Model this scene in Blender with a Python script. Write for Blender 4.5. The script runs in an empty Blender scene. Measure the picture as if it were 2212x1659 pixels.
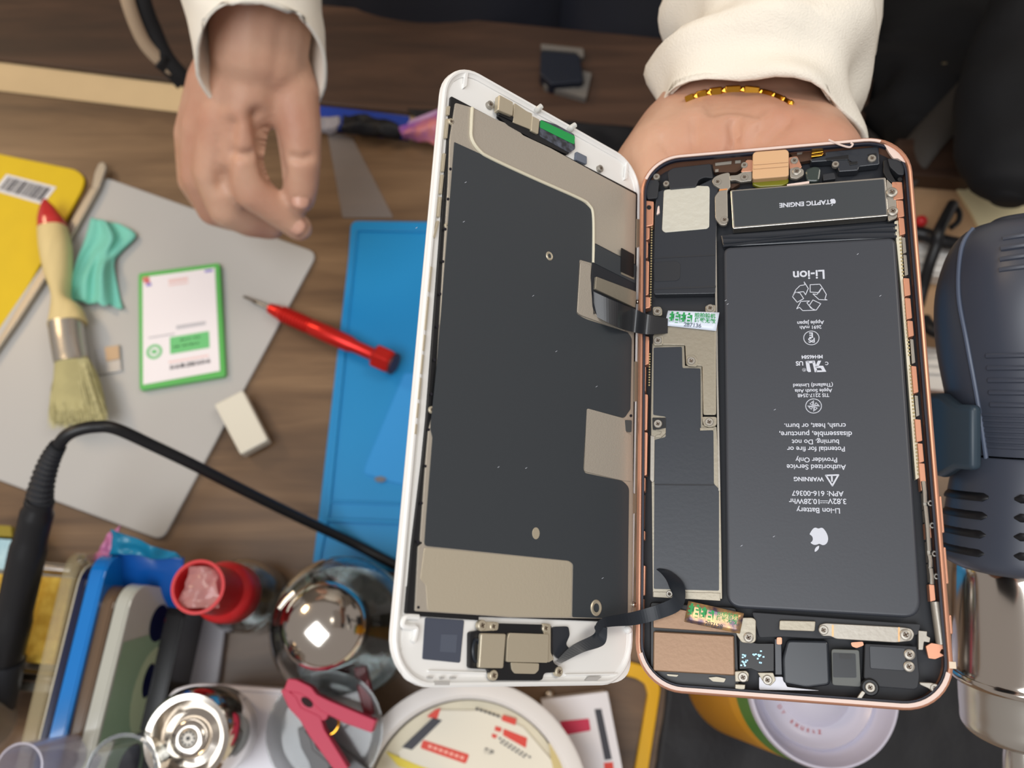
import bpy, bmesh, math, random
from mathutils import Vector as V, Matrix as M, noise
random.seed(7)
SC = bpy.context.scene
COL = SC.collection
# ------------------------------------------------------------------ camera
F, CX, CY = 1780.0, 1106.0, 829.5          # focal length and centre in photo pixels (2212 x 1659)
TILT = math.radians(17.8)
CAM = V((0, 0, 1.27))
TZ = 0.75                                  # workbench top
cd = bpy.data.cameras.new('camera'); cam = bpy.data.objects.new('camera', cd); COL.objects.link(cam)
cam.location = CAM; cam.rotation_euler = (TILT, 0, 0)
cd.sensor_width = 36; cd.lens = F/2212*36; cd.clip_start = 0.01; cd.clip_end = 20
cd.dof.use_dof = True; cd.dof.focus_distance = 0.228; cd.dof.aperture_fstop = cd.lens/2.2
SC.camera = cam
# ------------------------------------------------------------------ light
SC.view_settings.view_transform = 'Standard'; SC.view_settings.look = 'None'
SC.view_settings.gamma = 1; SC.view_settings.exposure = 0.0
try: SC.view_settings.use_curve_mapping = False
except Exception: pass
W = bpy.data.worlds.new('room_light'); SC.world = W; W.use_nodes = True
bg = W.node_tree.nodes['Background']; bg.inputs[0].default_value = (0.50, 0.45, 0.42, 1); bg.inputs[1].default_value = 0.72
def area(name, loc, target, size, power, col, sy=None):
    l = bpy.data.lights.new(name, 'AREA'); l.size = size; l.energy = power; l.color = col
    if sy: l.shape = 'RECTANGLE'; l.size_y = sy
    o = bpy.data.objects.new(name, l); COL.objects.link(o); o.location = loc
    o.rotation_euler = (V(target)-V(loc)).to_track_quat('-Z', 'Y').to_euler()
    return o
area('ceiling_panel_light', (-0.55, -0.55, 2.75), (0, 0, .9), 1.3, 27, (.94, .97, 1), 1.1)
area('ceiling_strip_light', (0.9, 0.55, 2.75), (0, 0, .9), 0.4, 12, (1, .93, .82), 1.2)
area('warm_shelf_light', (-1.3, 0.9, 2.0), (0, 0, .8), 0.30, 7, (1, .72, .42), .30)

# ------------------------------------------------------------------ helpers
def lin(h):
    h = h.lstrip('#'); r = [int(h[i:i+2], 16)/255 for i in (0, 2, 4)]
    return tuple(c/12.92 if c <= .04045 else ((c+.055)/1.055)**2.4 for c in r)+(1,)
MC = {}
def mat(name, col, rough=.5, metal=0, spec=.5, noise_=0, nscale=60, bump=0, bscale=200, trans=0, ior=1.45, coat=0, col2=None, alpha=1, sss=0, stretch=(1,1,1)):
    if name in MC: return MC[name]
    m = bpy.data.materials.new(name); m.use_nodes = True; nt = m.node_tree; b = nt.nodes['Principled BSDF']
    b.inputs['Base Color'].default_value = lin(col); b.inputs['Roughness'].default_value = rough
    b.inputs['Metallic'].default_value = metal; b.inputs['Specular IOR Level'].default_value = spec
    b.inputs['Transmission Weight'].default_value = trans; b.inputs['IOR'].default_value = ior
    b.inputs['Coat Weight'].default_value = coat; b.inputs['Alpha'].default_value = alpha
    if sss:
        b.inputs['Subsurface Weight'].default_value = sss; b.inputs['Subsurface Scale'].default_value = .004
        b.inputs['Subsurface Radius'].default_value = (1, .35, .2)
    if noise_ or bump or col2:
        tc = nt.nodes.new('ShaderNodeTexCoord'); mp = nt.nodes.new('ShaderNodeMapping')
        mp.inputs['Scale'].default_value = stretch; nt.links.new(tc.outputs['Object'], mp.inputs['Vector'])
    if noise_ or col2:
        n = nt.nodes.new('ShaderNodeTexNoise'); n.inputs['Scale'].default_value = nscale; n.inputs['Detail'].default_value = 5
        nt.links.new(mp.outputs[0], n.inputs['Vector'])
        r = nt.nodes.new('ShaderNodeValToRGB'); nt.links.new(n.outputs['Fac'], r.inputs[0])
        c = lin(col); c2 = lin(col2) if col2 else tuple(min(1, x*(1-noise_)) for x in c[:3])+(1,)
        r.color_ramp.elements[0].position = .35; r.color_ramp.elements[1].position = .65
        r.color_ramp.elements[0].color = c2; r.color_ramp.elements[1].color = c
        nt.links.new(r.outputs[0], b.inputs['Base Color'])
    if bump:
        n2 = nt.nodes.new('ShaderNodeTexNoise'); n2.inputs['Scale'].default_value = bscale; n2.inputs['Detail'].default_value = 3
        nt.links.new(mp.outputs[0], n2.inputs['Vector'])
        bp = nt.nodes.new('ShaderNodeBump'); bp.inputs['Strength'].default_value = bump; bp.inputs['Distance'].default_value = .001
        nt.links.new(n2.outputs['Fac'], bp.inputs['Height']); nt.links.new(bp.outputs[0], b.inputs['Normal'])
    MC[name] = m; return m

st, ct = math.sin(TILT), math.cos(TILT)
def ray(px, py):
    x, y = (px-CX)/F, (CY-py)/F
    return V((x, y*ct+st, y*st-ct))
def tab(px, py, z=TZ):                    # the point of the horizontal plane z that the photo shows there
    r = ray(px, py); return CAM + r*((z-CAM.z)/r.z)
def dep(px, py, d): return CAM + ray(px, py)*d
RC = M.Rotation(TILT, 3, 'X')

def tag(o, label, cat, group=None, kind=None):
    o['label'] = label; o['category'] = cat
    if group: o['group'] = group
    if kind: o['kind'] = kind
    return o
def thing(name, label, cat, loc, group=None):
    o = bpy.data.objects.new(name, None); COL.objects.link(o); o.location = loc; o.empty_display_size = .01
    return tag(o, label, cat, group)
def rootof(p):
    while p.parent: p = p.parent
    return p
def link(name, bm, m, parent=None, smooth=False, local=False, bevel=0, seg=2, loc=None):
    """bm in world coordinates (or in the root's own coordinates with local=True)"""
    if parent is not None and not local: off = rootof(parent).location.copy()
    elif parent is not None: off = V((0, 0, 0))
    elif loc is not None: off = V(loc)
    else:
        xs = [v.co for v in bm.verts]
        off = V((sum(v.x for v in xs)/len(xs), sum(v.y for v in xs)/len(xs), min(v.z for v in xs)))
    if off.length: bmesh.ops.translate(bm, verts=bm.verts, vec=-off)
    bmesh.ops.recalc_face_normals(bm, faces=bm.faces)
    me = bpy.data.meshes.new(name); bm.to_mesh(me); bm.free()
    for mm in (m if isinstance(m, (list, tuple)) else [m]): me.materials.append(mm)
    if smooth:
        for p in me.polygons: p.use_smooth = True
        if smooth != 'all':
            try: me.set_sharp_from_angle(angle=math.radians(40))
            except Exception: pass
    o = bpy.data.objects.new(name, me); COL.objects.link(o)
    if parent is not None: o.parent = parent
    else: o.location = off
    if bevel:
        bv = o.modifiers.new('bevel', 'BEVEL'); bv.width = bevel; bv.segments = seg; bv.limit_method = 'ANGLE'; bv.angle_limit = math.radians(50)
        bv.use_clamp_overlap = True
    return o
def roundpts(pts, r, n=5):
    """round the corners of a 2D polygon; r one number or one for each corner"""
    N = len(pts); out = []
    for i in range(N):
        p, a, b = V(pts[i]), V(pts[i-1]), V(pts[(i+1) % N])
        ri = r[i] if isinstance(r, (list, tuple)) else r
        if ri <= 0: out.append(tuple(p)); continue
        u, w = (a-p), (b-p); lu, lw = u.length, w.length
        if lu < 1e-9 or lw < 1e-9: out.append(tuple(p)); continue
        d = min(ri, lu*.48, lw*.48); A = p+u/lu*d; B = p+w/lw*d
        for k in range(n+1):
            t = k/n; out.append(tuple((1-t)**2*A+2*t*(1-t)*p+t*t*B))
    return out
def prism(bm, top, bot, mi=0):
    vt = [bm.verts.new(p) for p in top]; vb = [bm.verts.new(p) for p in bot]; n = len(top)
    fs = [bm.faces.new(vt), bm.faces.new(vb[::-1])]
    for i in range(n): fs.append(bm.faces.new((vt[i], vb[i], vb[(i+1) % n], vt[(i+1) % n])))
    for f in fs: f.material_index = mi
    return fs
def boxb(bm, c, s, R=None, mi=0):
    hs = V(s)/2; P = [V((x*hs.x, y*hs.y, z*hs.z)) for z in (-1, 1) for (x, y) in ((-1, -1), (1, -1), (1, 1), (-1, 1))]
    if R is not None: P = [R @ p for p in P]
    P = [p+V(c) for p in P]; prism(bm, P[4:], P[:4], mi)
def tubeb(bm, pts, r, seg=10, closed=False, cap=True, flat=1, mi=0):
    pts = [V(p) for p in pts]; n = len(pts); rr = r if isinstance(r, (list, tuple)) else [r]*n
    prev = None; rings = []
    for i, p in enumerate(pts):
        a = pts[i-1] if (i > 0 or closed) else pts[i]; b = pts[(i+1) % n] if (i < n-1 or closed) else pts[i]
        t = (b-a).normalized()
        if prev is None: u = t.orthogonal().normalized()
        else:
            u = prev - t*prev.dot(t); u = u.normalized() if u.length > 1e-9 else t.orthogonal().normalized()
        prev = u; w = t.cross(u)
        rings.append([bm.verts.new(p+(u*math.cos(2*math.pi*k/seg)+w*math.sin(2*math.pi*k/seg)*flat)*rr[i]) for k in range(seg)])
    for i in range(n if closed else n-1):
        A, B = rings[i], rings[(i+1) % n]
        for k in range(seg): bm.faces.new((A[k], A[(k+1) % seg], B[(k+1) % seg], B[k])).material_index = mi
    if cap and not closed: bm.faces.new(rings[0][::-1]).material_index = mi; bm.faces.new(rings[-1]).material_index = mi
def spline(P, n=8, closed=False):
    P = [V(p) for p in P]; out = []; N = len(P)
    for i in range(N if closed else N-1):
        g = (lambda j: P[j % N]) if closed else (lambda j: P[max(0, min(N-1, j))])
        a, b, c, d = g(i-1), g(i), g(i+1), g(i+2)
        for k in range(n):
            t = k/n; out.append(.5*((2*b)+(c-a)*t+(2*a-5*b+4*c-d)*t*t+(-a+3*b-3*c+d)*t**3))
    if not closed: out.append(P[-1])
    return out
def lathe(bm, prof, o, ax=V((0, 0, 1)), seg=48, mi=0, mis=None):
    """prof: list of (radius, height); a radius of 0 closes on the axis"""
    ax = V(ax).normalized(); u = ax.orthogonal().normalized() if abs(ax.z) < .999 else V((1, 0, 0)); w = ax.cross(u); o = V(o); R = []
    for r, h in prof:
        if r <= 1e-7: R.append([bm.verts.new(o+ax*h)])
        else: R.append([bm.verts.new(o+ax*h+(u*math.cos(2*math.pi*k/seg)+w*math.sin(2*math.pi*k/seg))*r) for k in range(seg)])
    for i in range(len(R)-1):
        A, B = R[i], R[i+1]; m_ = mis[i] if mis else mi
        for k in range(seg):
            k2 = (k+1) % seg
            if len(A) == 1 and len(B) == 1: continue
            if len(A) == 1: f = bm.faces.new((A[0], B[k], B[k2]))
            elif len(B) == 1: f = bm.faces.new((A[k], A[k2], B[0]))
            else: f = bm.faces.new((A[k], A[k2], B[k2], B[k]))
            f.material_index = m_
def BM(): return bmesh.new()
def tpoly(name, m, pts, z0, z1, parent=None, r=0, bevel=0, n=5, **k):
    """slab with level faces: outline in photo pixels, read on its own top face z1"""
    P = [tab(x, y, z1) for x, y in roundpts(pts, r, n)]
    bm = BM(); prism(bm, P, [V((p.x, p.y, z0)) for p in P]); return link(name, bm, m, parent, bevel=bevel, **k)

class Plane3:
    """the leaning plane of a phone half: its own x, y across it and z out of it"""
    def __init__(s, R, t):
        s.R = RC @ M(R); s.O = CAM + RC @ V(t); s.oi = s.R.transposed() @ (CAM-s.O)
    def loc(s, px, py, z=0):
        d = s.R.transposed() @ ray(px, py); k = (z-s.oi.z)/d.z; return V((s.oi.x+d.x*k, s.oi.y+d.y*k, z))
    def world(s, p): return s.O + s.R @ V(p)
def plate(fr, name, m, pts, z0, z1, parent, r=0, bevel=0, n=4, seg=2):
    """plate lying in a phone half: outline in photo pixels, heights in mm"""
    P = [fr.loc(x, y, z1*.001) for x, y in roundpts(pts, r, n)]
    bm = BM(); prism(bm, P, [V((p.x, p.y, z0*.001)) for p in P])
    return link(name, bm, m, parent, local=True, bevel=bevel*.001, seg=seg)
def plates(fr, name, m, polys, z0, z1, parent, r=0, bevel=0):
    bm = BM()
    for pts in polys:
        P = [fr.loc(x, y, z1*.001) for x, y in roundpts(pts, r, 3)]
        prism(bm, P, [V((p.x, p.y, z0*.001)) for p in P])
    return link(name, bm, m, parent, local=True, bevel=bevel*.001)
def text_bm(s, bold=0):
    c = bpy.data.curves.new('t', 'FONT'); c.body = s; c.align_x = 'CENTER'; c.offset = bold
    o = bpy.data.objects.new('t', c); COL.objects.link(o); bpy.context.view_layer.update()
    me = bpy.data.meshes.new_from_object(o.evaluated_get(bpy.context.evaluated_depsgraph_get()))
    bpy.data.objects.remove(o); bpy.data.curves.remove(c)
    return me
def addtext(bm, s, c, u, w, width=None, height=None, bold=0, mi=0):
    """text centred on c; u = reading direction, w = up direction of the letters (unit vectors)"""
    me = text_bm(s, bold); xs = [v.co.x for v in me.vertices]; ys = [v.co.y for v in me.vertices]
    if not xs: return
    W_, H_ = max(xs)-min(xs), max(ys)-min(ys); mx, my = (max(xs)+min(xs))/2, (max(ys)+min(ys))/2
    kx = (width/W_) if width else height/H_; ky = (height/H_) if height else kx
    base = len(bm.verts); vs = [bm.verts.new(V(c)+V(u)*((v.co.x-mx)*kx)+V(w)*((v.co.y-my)*ky)) for v in me.vertices]
    for p in me.polygons:
        try: bm.faces.new([vs[i] for i in p.vertices]).material_index = mi
        except ValueError: pass
    bpy.data.meshes.remove(me)
def strokes(bm, P, wd, nrm, closed=False, mi=0, th=.00002):
    """thin flat line through the points, width wd, lying across nrm"""
    P = [V(p) for p in P]; n = len(P)
    for i in range(n if closed else n-1):
        a, b = P[i], P[(i+1) % n]; t = (b-a)
        if t.length < 1e-9: continue
        t.normalize(); s = V(nrm).cross(t).normalized()*wd/2; e = t*wd*.35
        vs = [bm.verts.new(q) for q in (a-e-s, b+e-s, b+e+s, a-e+s)]; bm.faces.new(vs).material_index = mi

# ------------------------------------------------------------------ materials
def wood(name, c1, c2, c3, rough=.4, rot=0, sc=1):
    m = bpy.data.materials.new(name); m.use_nodes = True; nt = m.node_tree; b = nt.nodes['Principled BSDF']
    tc = nt.nodes.new('ShaderNodeTexCoord'); mp = nt.nodes.new('ShaderNodeMapping')
    mp.inputs['Scale'].default_value = (1.1*sc, 11*sc, 4); mp.inputs['Rotation'].default_value = (0, 0, rot)
    n = nt.nodes.new('ShaderNodeTexNoise'); n.inputs['Scale'].default_value = 3.5; n.inputs['Detail'].default_value = 8; n.inputs['Roughness'].default_value = .6
    n.inputs['Distortion'].default_value = .6
    r = nt.nodes.new('ShaderNodeValToRGB'); e = r.color_ramp.elements
    e[0].position = .28; e[0].color = lin(c1); e[1].position = .72; e[1].color = lin(c3); k = e.new(.5); k.color = lin(c2)
    mp2 = nt.nodes.new('ShaderNodeMapping'); mp2.inputs['Scale'].default_value = (6*sc, 160*sc, 4); mp2.inputs['Rotation'].default_value = (0, 0, rot)
    n2 = nt.nodes.new('ShaderNodeTexNoise'); n2.inputs['Scale'].default_value = 3; n2.inputs['Detail'].default_value = 4
    mx = nt.nodes.new('ShaderNodeMix'); mx.data_type = 'RGBA'; mx.blend_type = 'MULTIPLY'; mx.inputs[0].default_value = .35
    L = nt.links.new
    L(tc.outputs['Object'], mp.inputs[0]); L(mp.outputs[0], n.inputs[0]); L(n.outputs['Fac'], r.inputs[0])
    L(tc.outputs['Object'], mp2.inputs[0]); L(mp2.outputs[0], n2.inputs[0]); L(r.outputs[0], mx.inputs[6]); L(n2.outputs['Fac'], mx.inputs[7])
    L(mx.outputs[2], b.inputs['Base Color']); b.inputs['Roughness'].default_value = rough
    MC[name] = m; return m
m_table = wood('walnut_laminate', '#4f3b2a', '#72583f', '#8f7254', .38, rot=.12)
m_dwood = wood('shaded_walnut_laminate', '#2a1b13', '#432d20', '#5e4332', .5, rot=.12)  # brown board wood, darkened overall so the colour carries its shade
m_beige = mat('beige_board', '#d3b98f', .5, noise_=.06, nscale=30)
m_floor = mat('dark_floor', '#2b2624', .6, noise_=.3, nscale=5)
m_blk = mat('black_plastic', '#17181b', .38)
m_blk2 = mat('matte_black_plastic', '#23262c', .55)
m_white = mat('white_plastic', '#eeeeec', .28, spec=.5)
m_steel = mat('steel', '#bfbbb3', .26, .85)
m_satin = mat('satin_nickel', '#a39e95', .38, .55, bump=.04, bscale=900)
m_sat2 = mat('lit_satin_nickel', '#c6bca6', .38, .5, bump=.04, bscale=900)  # satin nickel again, brighter light on the display parts put into its colour
m_shield = mat('nickel_silver_shield', '#bdb5a8', .34, .4, bump=.10, bscale=2200)
m_chrome = mat('chrome', '#cfc8bf', .13, 1)
m_rose = mat('rose_gold_metal', '#d29a7f', .34, .6)
m_copper = mat('copper_colored_metal', '#cf9478', .38, .5)
m_film = mat('graphite_film', '#383d42', .42, bump=.03, bscale=2500, spec=.55)
m_batt = mat('battery_wrap', '#393d45', .40, bump=.02, bscale=1200, spec=.55)
m_tape = mat('black_tape', '#2c3037', .30, spec=.6)
m_flex = mat('black_flex_cable', '#1d232b', .28, spec=.6)
m_print = mat('white_print', '#c8cedb', .6)
m_beadm = mat('pale_adhesive', '#d9d3bd', .5)
m_gold = mat('gold', '#e0a23a', .18, 1)

# ================================================================== SETTING
bm = BM(); boxb(bm, (0, .4, -.02), (4, 4, .04)); o = link('floor', bm, m_floor); o['kind'] = 'structure'
bm = BM(); boxb(bm, (0, 1.95, 1.35), (4, .06, 2.7)); o = link('wall_far', bm, mat('grey_wall', '#8d857c', .8, noise_=.05)); o['kind'] = 'structure'

wb = thing('workbench', 'brown wood grain workbench top holding all the repair tools', 'table', (0, .1, 0))
P = [tab(x, y) for x, y in ((-420, 150), (0, 197), (690, 280), (950, 312), (2700, 520))]
P += [V((.62, -.42, TZ)), V((-.62, -.42, TZ))]
bm = BM(); prism(bm, P, [V((p.x, p.y, TZ-.03)) for p in P]); link('tabletop', bm, m_table, wb, bevel=.001)
for x, y in ((-.55, -.36), (.5, -.36), (-.58, .22), (.52, .1)):
    bm = BM(); boxb(bm, (x, y, .36), (.05, .05, .72)); link('leg', bm, m_blk2, wb)
A = [tab(x, y, TZ-.012) for x, y in ((-420, 149), (0, 196), (690, 279), (950, 311), (2700, 519), (2700, 390), (1875, 305), (1420, 294), (1060, 266), (690, 226), (400, 182), (0, 132), (-420, 88))]
bm = BM(); prism(bm, A, [V((p.x, p.y, TZ-.03)) for p in A]); link('edge_strip', bm, m_beige, wb)['label'] = 'beige strip along the far edge'

sh = thing('wooden_shelf', 'brown wooden board, toned dark for shade, running behind the beige edge of the workbench', 'shelf', tab(900, 150, .70))
zz = .742
P = [tab(x, y, zz) for x, y in ((-500, 75), (0, 128), (400, 178), (690, 222), (1060, 262), (1420, 290), (1860, 300), (1886, 170), (1886, 128), (1400, 79), (660, 6), (0, -60), (-500, -108))]
bm = BM(); prism(bm, P, [V((p.x, p.y, zz-.018)) for p in P]); link('board', bm, m_dwood, sh, bevel=.001)
for px, py in ((1800, 190), (-380, 0)):
    q = tab(px, py, zz); bm = BM(); boxb(bm, (q.x, q.y, (zz-.018)/2), (.04, .04, zz-.018)); link('support', bm, m_dwood, sh)
# ================================================================== PHONE, BODY HALF
def rv(x, y, z): v = V((x, y, z)); return M.Rotation(v.length, 3, v.normalized())
BF = Plane3(rv(-.26068, -.25835, -.01524), (.07412, -.00423, -.22919))
DF = Plane3(rv(-.23784, .69157, -.14888), (.00752, .00275, -.22009))
def phone_root(fr, name, label, cat):
    o = thing(name, label, cat, fr.O); o.rotation_euler = fr.R.to_euler(); return o
def rrect(w, h, r, n=10):
    out = []
    for cx, cy, a0 in ((w/2-r, h/2-r, 0), (-w/2+r, h/2-r, 90), (-w/2+r, -h/2+r, 180), (w/2-r, -h/2+r, 270)):
        for k in range(n+1):
            a = math.radians(a0+90*k/n); out.append((cx+r*math.cos(a), cy+r*math.sin(a)))
    return out
def ringb(bm, loops, mi=0):
    """skin between loops [(w,h,r,z)] of rounded rectangles, closed around like a hoop"""
    R = [[bm.verts.new((x, y, z)) for x, y in rrect(w, h, r)] for w, h, r, z in loops]; n = len(R[0])
    for i in range(len(R)):
        A, B = R[i], R[(i+1) % len(R)]
        for k in range(n): bm.faces.new((A[k], A[(k+1) % n], B[(k+1) % n], B[k])).material_index = mi
mm = .001
pb = phone_root(BF, 'opened_phone', 'opened rose gold phone body showing black battery and logic board, resting on the palm', 'phone')
W_, H_ = 78.1*mm, 158.4*mm
bm = BM(); ringb(bm, [(W_-1.6*mm, H_-1.6*mm, 11.6*mm, 0), (W_-.5*mm, H_-.5*mm, 12*mm, -.45*mm), (W_, H_, 12.3*mm, -1.5*mm), (W_+.25*mm, H_+.25*mm, 12.4*mm, -3.4*mm), (W_, H_, 12.3*mm, -5.4*mm), (W_-1.6*mm, H_-1.6*mm, 11.6*mm, -6.8*mm),
    (W_-3.4*mm, H_-3.4*mm, 10.8*mm, -6.8*mm), (W_-3.0*mm, H_-3.0*mm, 10.9*mm, -.9*mm), (W_-2.5*mm, H_-2.5*mm, 11.1*mm, 0)])
link('metal_frame', bm, m_rose, pb, smooth=True, local=True)
bm = BM(); q = [V((x, y, -6.9*mm)) for x, y in rrect(W_-1.5*mm, H_-1.5*mm, 11.6*mm)]; prism(bm, [V((p.x, p.y, -5.9*mm)) for p in q], q)
link('back_panel', bm, m_blk2, pb, local=True)
bm = BM(); ringb(bm, [(W_-3.0*mm, H_-3.0*mm, 10.9*mm, -.65*mm), (W_-4.1*mm, H_-4.3*mm, 10.4*mm, -.65*mm), (W_-4.1*mm, H_-4.3*mm, 10.4*mm, -1.8*mm), (W_-3.0*mm, H_-3.0*mm, 10.9*mm, -1.8*mm)])
link('inner_gasket', bm, mat('gasket', '#232634', .5), pb, local=True)
# whitish adhesive on the lower and upper rim
def arcrim(name, sx, a, b, m, z=.05):
    """strip lying on the rim top between outline positions a..b (fractions round from the right-hand top corner)"""
    o_, i_ = rrect(W_-1.5*mm, H_-1.5*mm, 11.6*mm, 12), rrect(W_-2.6*mm-2*sx, H_-2.6*mm-2*sx, 11.0*mm, 12)
    bm = BM(); n = len(o_); idx = [k % n for k in range(a, b+1)]
    A = [bm.verts.new((*o_[k], z*mm)) for k in idx]; B = [bm.verts.new((*i_[k], z*mm)) for k in idx]
    A2 = [bm.verts.new((*o_[k], (z-.3)*mm)) for k in idx]; B2 = [bm.verts.new((*i_[k], (z-.3)*mm)) for k in idx]
    for k in range(len(idx)-1):
        for X, Y in ((A, B), (B, B2), (A2, A)): bm.faces.new((X[k], X[k+1], Y[k+1], Y[k]))
    return link(name, bm, m, pb, local=True)
m_adh = mat('whitish_adhesive', '#dcc8c0', .5)
arcrim('rim_adhesive', 0.35*mm, 28, 49, m_adh); arcrim('rim_adhesive', .2*mm, 9, 22, m_adh)
plate(BF, 'adhesive_residue', m_adh, [(1905, 305), (1928, 312), (1948, 336), (1957, 352), (1950, 349), (1940, 342), (1930, 342), (1921, 330), (1914, 318)], -1.4, -.5, pb, r=3)
bm = BM(); tubeb(bm, spline([BF.loc(x, y, z*mm) for x, y, z in ((1790, 302, .1), (1815, 313, .2), (1835, 318, .4), (1842, 312, .6), (1838, 309, .4))], 6), .0003, 6)
link('adhesive_strand', bm, m_adh, pb, smooth=True, local=True)
# --- battery
bt = plate(BF, 'battery', m_batt, [(1563, 534), (1935, 512), (1992, 1336), (1570, 1312)], -5.6, -1.5, pb, r=[16, 16, 42, 34], bevel=.9, n=8, seg=4)
plate(BF, 'battery_wrap_edge', m_tape, [(1556, 507), (1932, 481), (1936, 514), (1562, 533)], -5.2, -2.6, bt, bevel=.4)
bm = BM()
for j, (y0, z0) in enumerate(((512, -2.4), (520, -2.3), (529, -2.0))):
    tubeb(bm, [BF.loc(1562+375*t, y0+4*math.sin(5*t+j*1.3)-22*t, z0*mm) for t in [k/14 for k in range(15)]], .00035, 6)
link('wrap_fold', bm, m_tape, bt, smooth=True, local=True)
# battery printing
ZB = -1.47*mm
bm = BM(); U, Wd = V((-1, 0, 0)), V((0, -1, 0))
def btext(s, x, y, wpx, bold=0, zz=ZB):
    c = BF.loc(x, y, zz); w = (BF.loc(x+wpx/2, y, zz)-BF.loc(x-wpx/2, y, zz)).length
    addtext(bm, s, c, U, Wd, width=w, bold=bold)
for s, x, y, w, b in (('Li-ion', 1747, 594, 68, .02), ('Apple Japan', 1751, 696, 58, .02), ('2691 mAh', 1751, 707, 47, .02), ('E', 1752, 724, 8, .03), ('PS', 1753, 735, 14, .03),
    ('MH46584', 1754, 771, 46, .03), ('C', 1786, 785, 7, .03), ('US', 1727, 785, 16, .03), ('(Thailand) Limited', 1756, 831, 86, .02), ('Apple South Asia', 1757, 843, 81, .02), ('TIS 2217-2548', 1757, 854, 68, .02),
    ('crush, heat, or burn.', 1760, 919, 133, .015), ('disassemble, puncture,', 1761, 936, 157, .015), ('burning. Do not', 1761, 953, 102, .015), ('Potential for fire or', 1762, 970, 125, .015),
    ('Provider Only', 1763, 992, 90, .015), ('Authorized Service', 1763, 1009, 128, .015), ('WARNING', 1747, 1035, 65, .03), ('APN: 616-00367', 1766, 1066, 112, .015), ('10.28Whr', 1737, 1083, 66, .015), ('3.82V', 1808, 1083, 40, .015),
    ('Li-ion Battery', 1767, 1101, 94, .015), ('i', 1797, 1034, 4, .05), ('\u00ae', 1737, 799, 8, 0)):
    btext(s, x, y, w, b)
def bs(P, w, closed=False): strokes(bm, [BF.loc(x, y, ZB) for x, y in P], w*mm, (0, 0, 1), closed)
bs([(1772, 1082), (1788, 1082)], .16); bs([(1772, 1086), (1776, 1086)], .16); bs([(1778, 1086), (1782, 1086)], .16); bs([(1784, 1086), (1788, 1086)], .16)
for cx, cy, r in ((1752.7, 730, 16.5), (1757.5, 877, 17)):
    bs([(cx+r*math.cos(2*math.pi*k/40), cy+.9*r*math.sin(2*math.pi*k/40)) for k in range(40)], .22, True)
for a in range(4):
    c_, s_ = math.cos(a*math.pi/2), math.sin(a*math.pi/2)
    T = lambda x, y: (1757.5+c_*x-s_*y, 877+.9*(s_*x+c_*y))
    bs([T(2, 2), T(2, 11), T(8, 5), T(2, 2)], .16); bs([T(0, 0), T(0, 13)], .16)
bs([(1784, 1027), (1811, 1026), (1798, 1049)], .42, True)
# recycling mark: three folded arrows
for P in ([(1712, 641), (1719, 626), (1728, 617), (1739, 615), (1737, 609), (1746, 623), (1740, 637), (1736, 630), (1717, 632)], [(1712, 641), (1722, 653), (1736, 645), (1728, 633), (1718, 631)],
          [(1750, 615), (1771, 614), (1776, 621), (1769, 632), (1750, 631)], [(1776, 621), (1785, 636), (1782, 646), (1787, 648), (1769, 647), (1756, 635), (1765, 636), (1773, 624)],
          [(1756, 648), (1773, 656), (1763, 670), (1757, 669), (1748, 660)], [(1763, 670), (1734, 671), (1727, 664), (1721, 667), (1730, 651), (1749, 650), (1743, 654), (1752, 666)]):
    bs(P, .21, True)
# certification mark in heavy slanted letters
for P in ([(1740, 780), (1747, 779), (1752, 803), (1747, 804), (1743, 801)], [(1740, 780), (1758, 779), (1759, 784), (1747, 785)], [(1754, 779), (1760, 779), (1766, 804), (1760, 804)],
          [(1760, 794), (1767, 779), (1774, 779), (1768, 792)], [(1762, 790), (1778, 790), (1785, 803), (1762, 804), (1762, 800), (1776, 800), (1773, 795), (1762, 795)]):
    vs = [bm.verts.new(BF.loc(x, y, ZB)) for x, y in P]; bm.faces.new(vs)
def apple(bm, fn, mi=0):
    """bitten fruit emblem; fn maps emblem coordinates (x right, y up, height 1) to space"""
    B = [(0, .60), (.10, .64), (.22, .66), (.33, .62), (.40, .55), (.33, .49), (.29, .39), (.30, .28), (.36, .19), (.43, .14), (.38, .03), (.30, -.09), (.21, -.18), (.12, -.20), (.0, -.16), (-.12, -.20), (-.22, -.18), (-.33, -.04), (-.41, .14), (-.44, .32), (-.40, .50), (-.30, .62), (-.17, .66), (-.07, .62)]
    L = [(.01, .70), (.03, .84), (.12, .95), (.22, 1.0), (.21, .87), (.13, .76)]
    for Q in (B, L):
        S = spline([(x, y-.4, 0) for x, y in Q], 3, True); f = bm.faces.new([bm.verts.new(fn(p.x, p.y)) for p in S]); f.material_index = mi
def ap_at(bm, x, y, hpx, zz, mi=0):
    c = BF.loc(x, y, zz); k = (BF.loc(x, y-hpx/2, zz)-BF.loc(x, y+hpx/2, zz)).length/1.2
    apple(bm, lambda a, b: c+V((-a*k, -b*k, 0)), mi)
ap_at(bm, 1769, 1166, 52, ZB)
bmesh.ops.triangulate(bm, faces=bm.faces)
link('printed_text', bm, m_print, bt, local=True)
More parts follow.
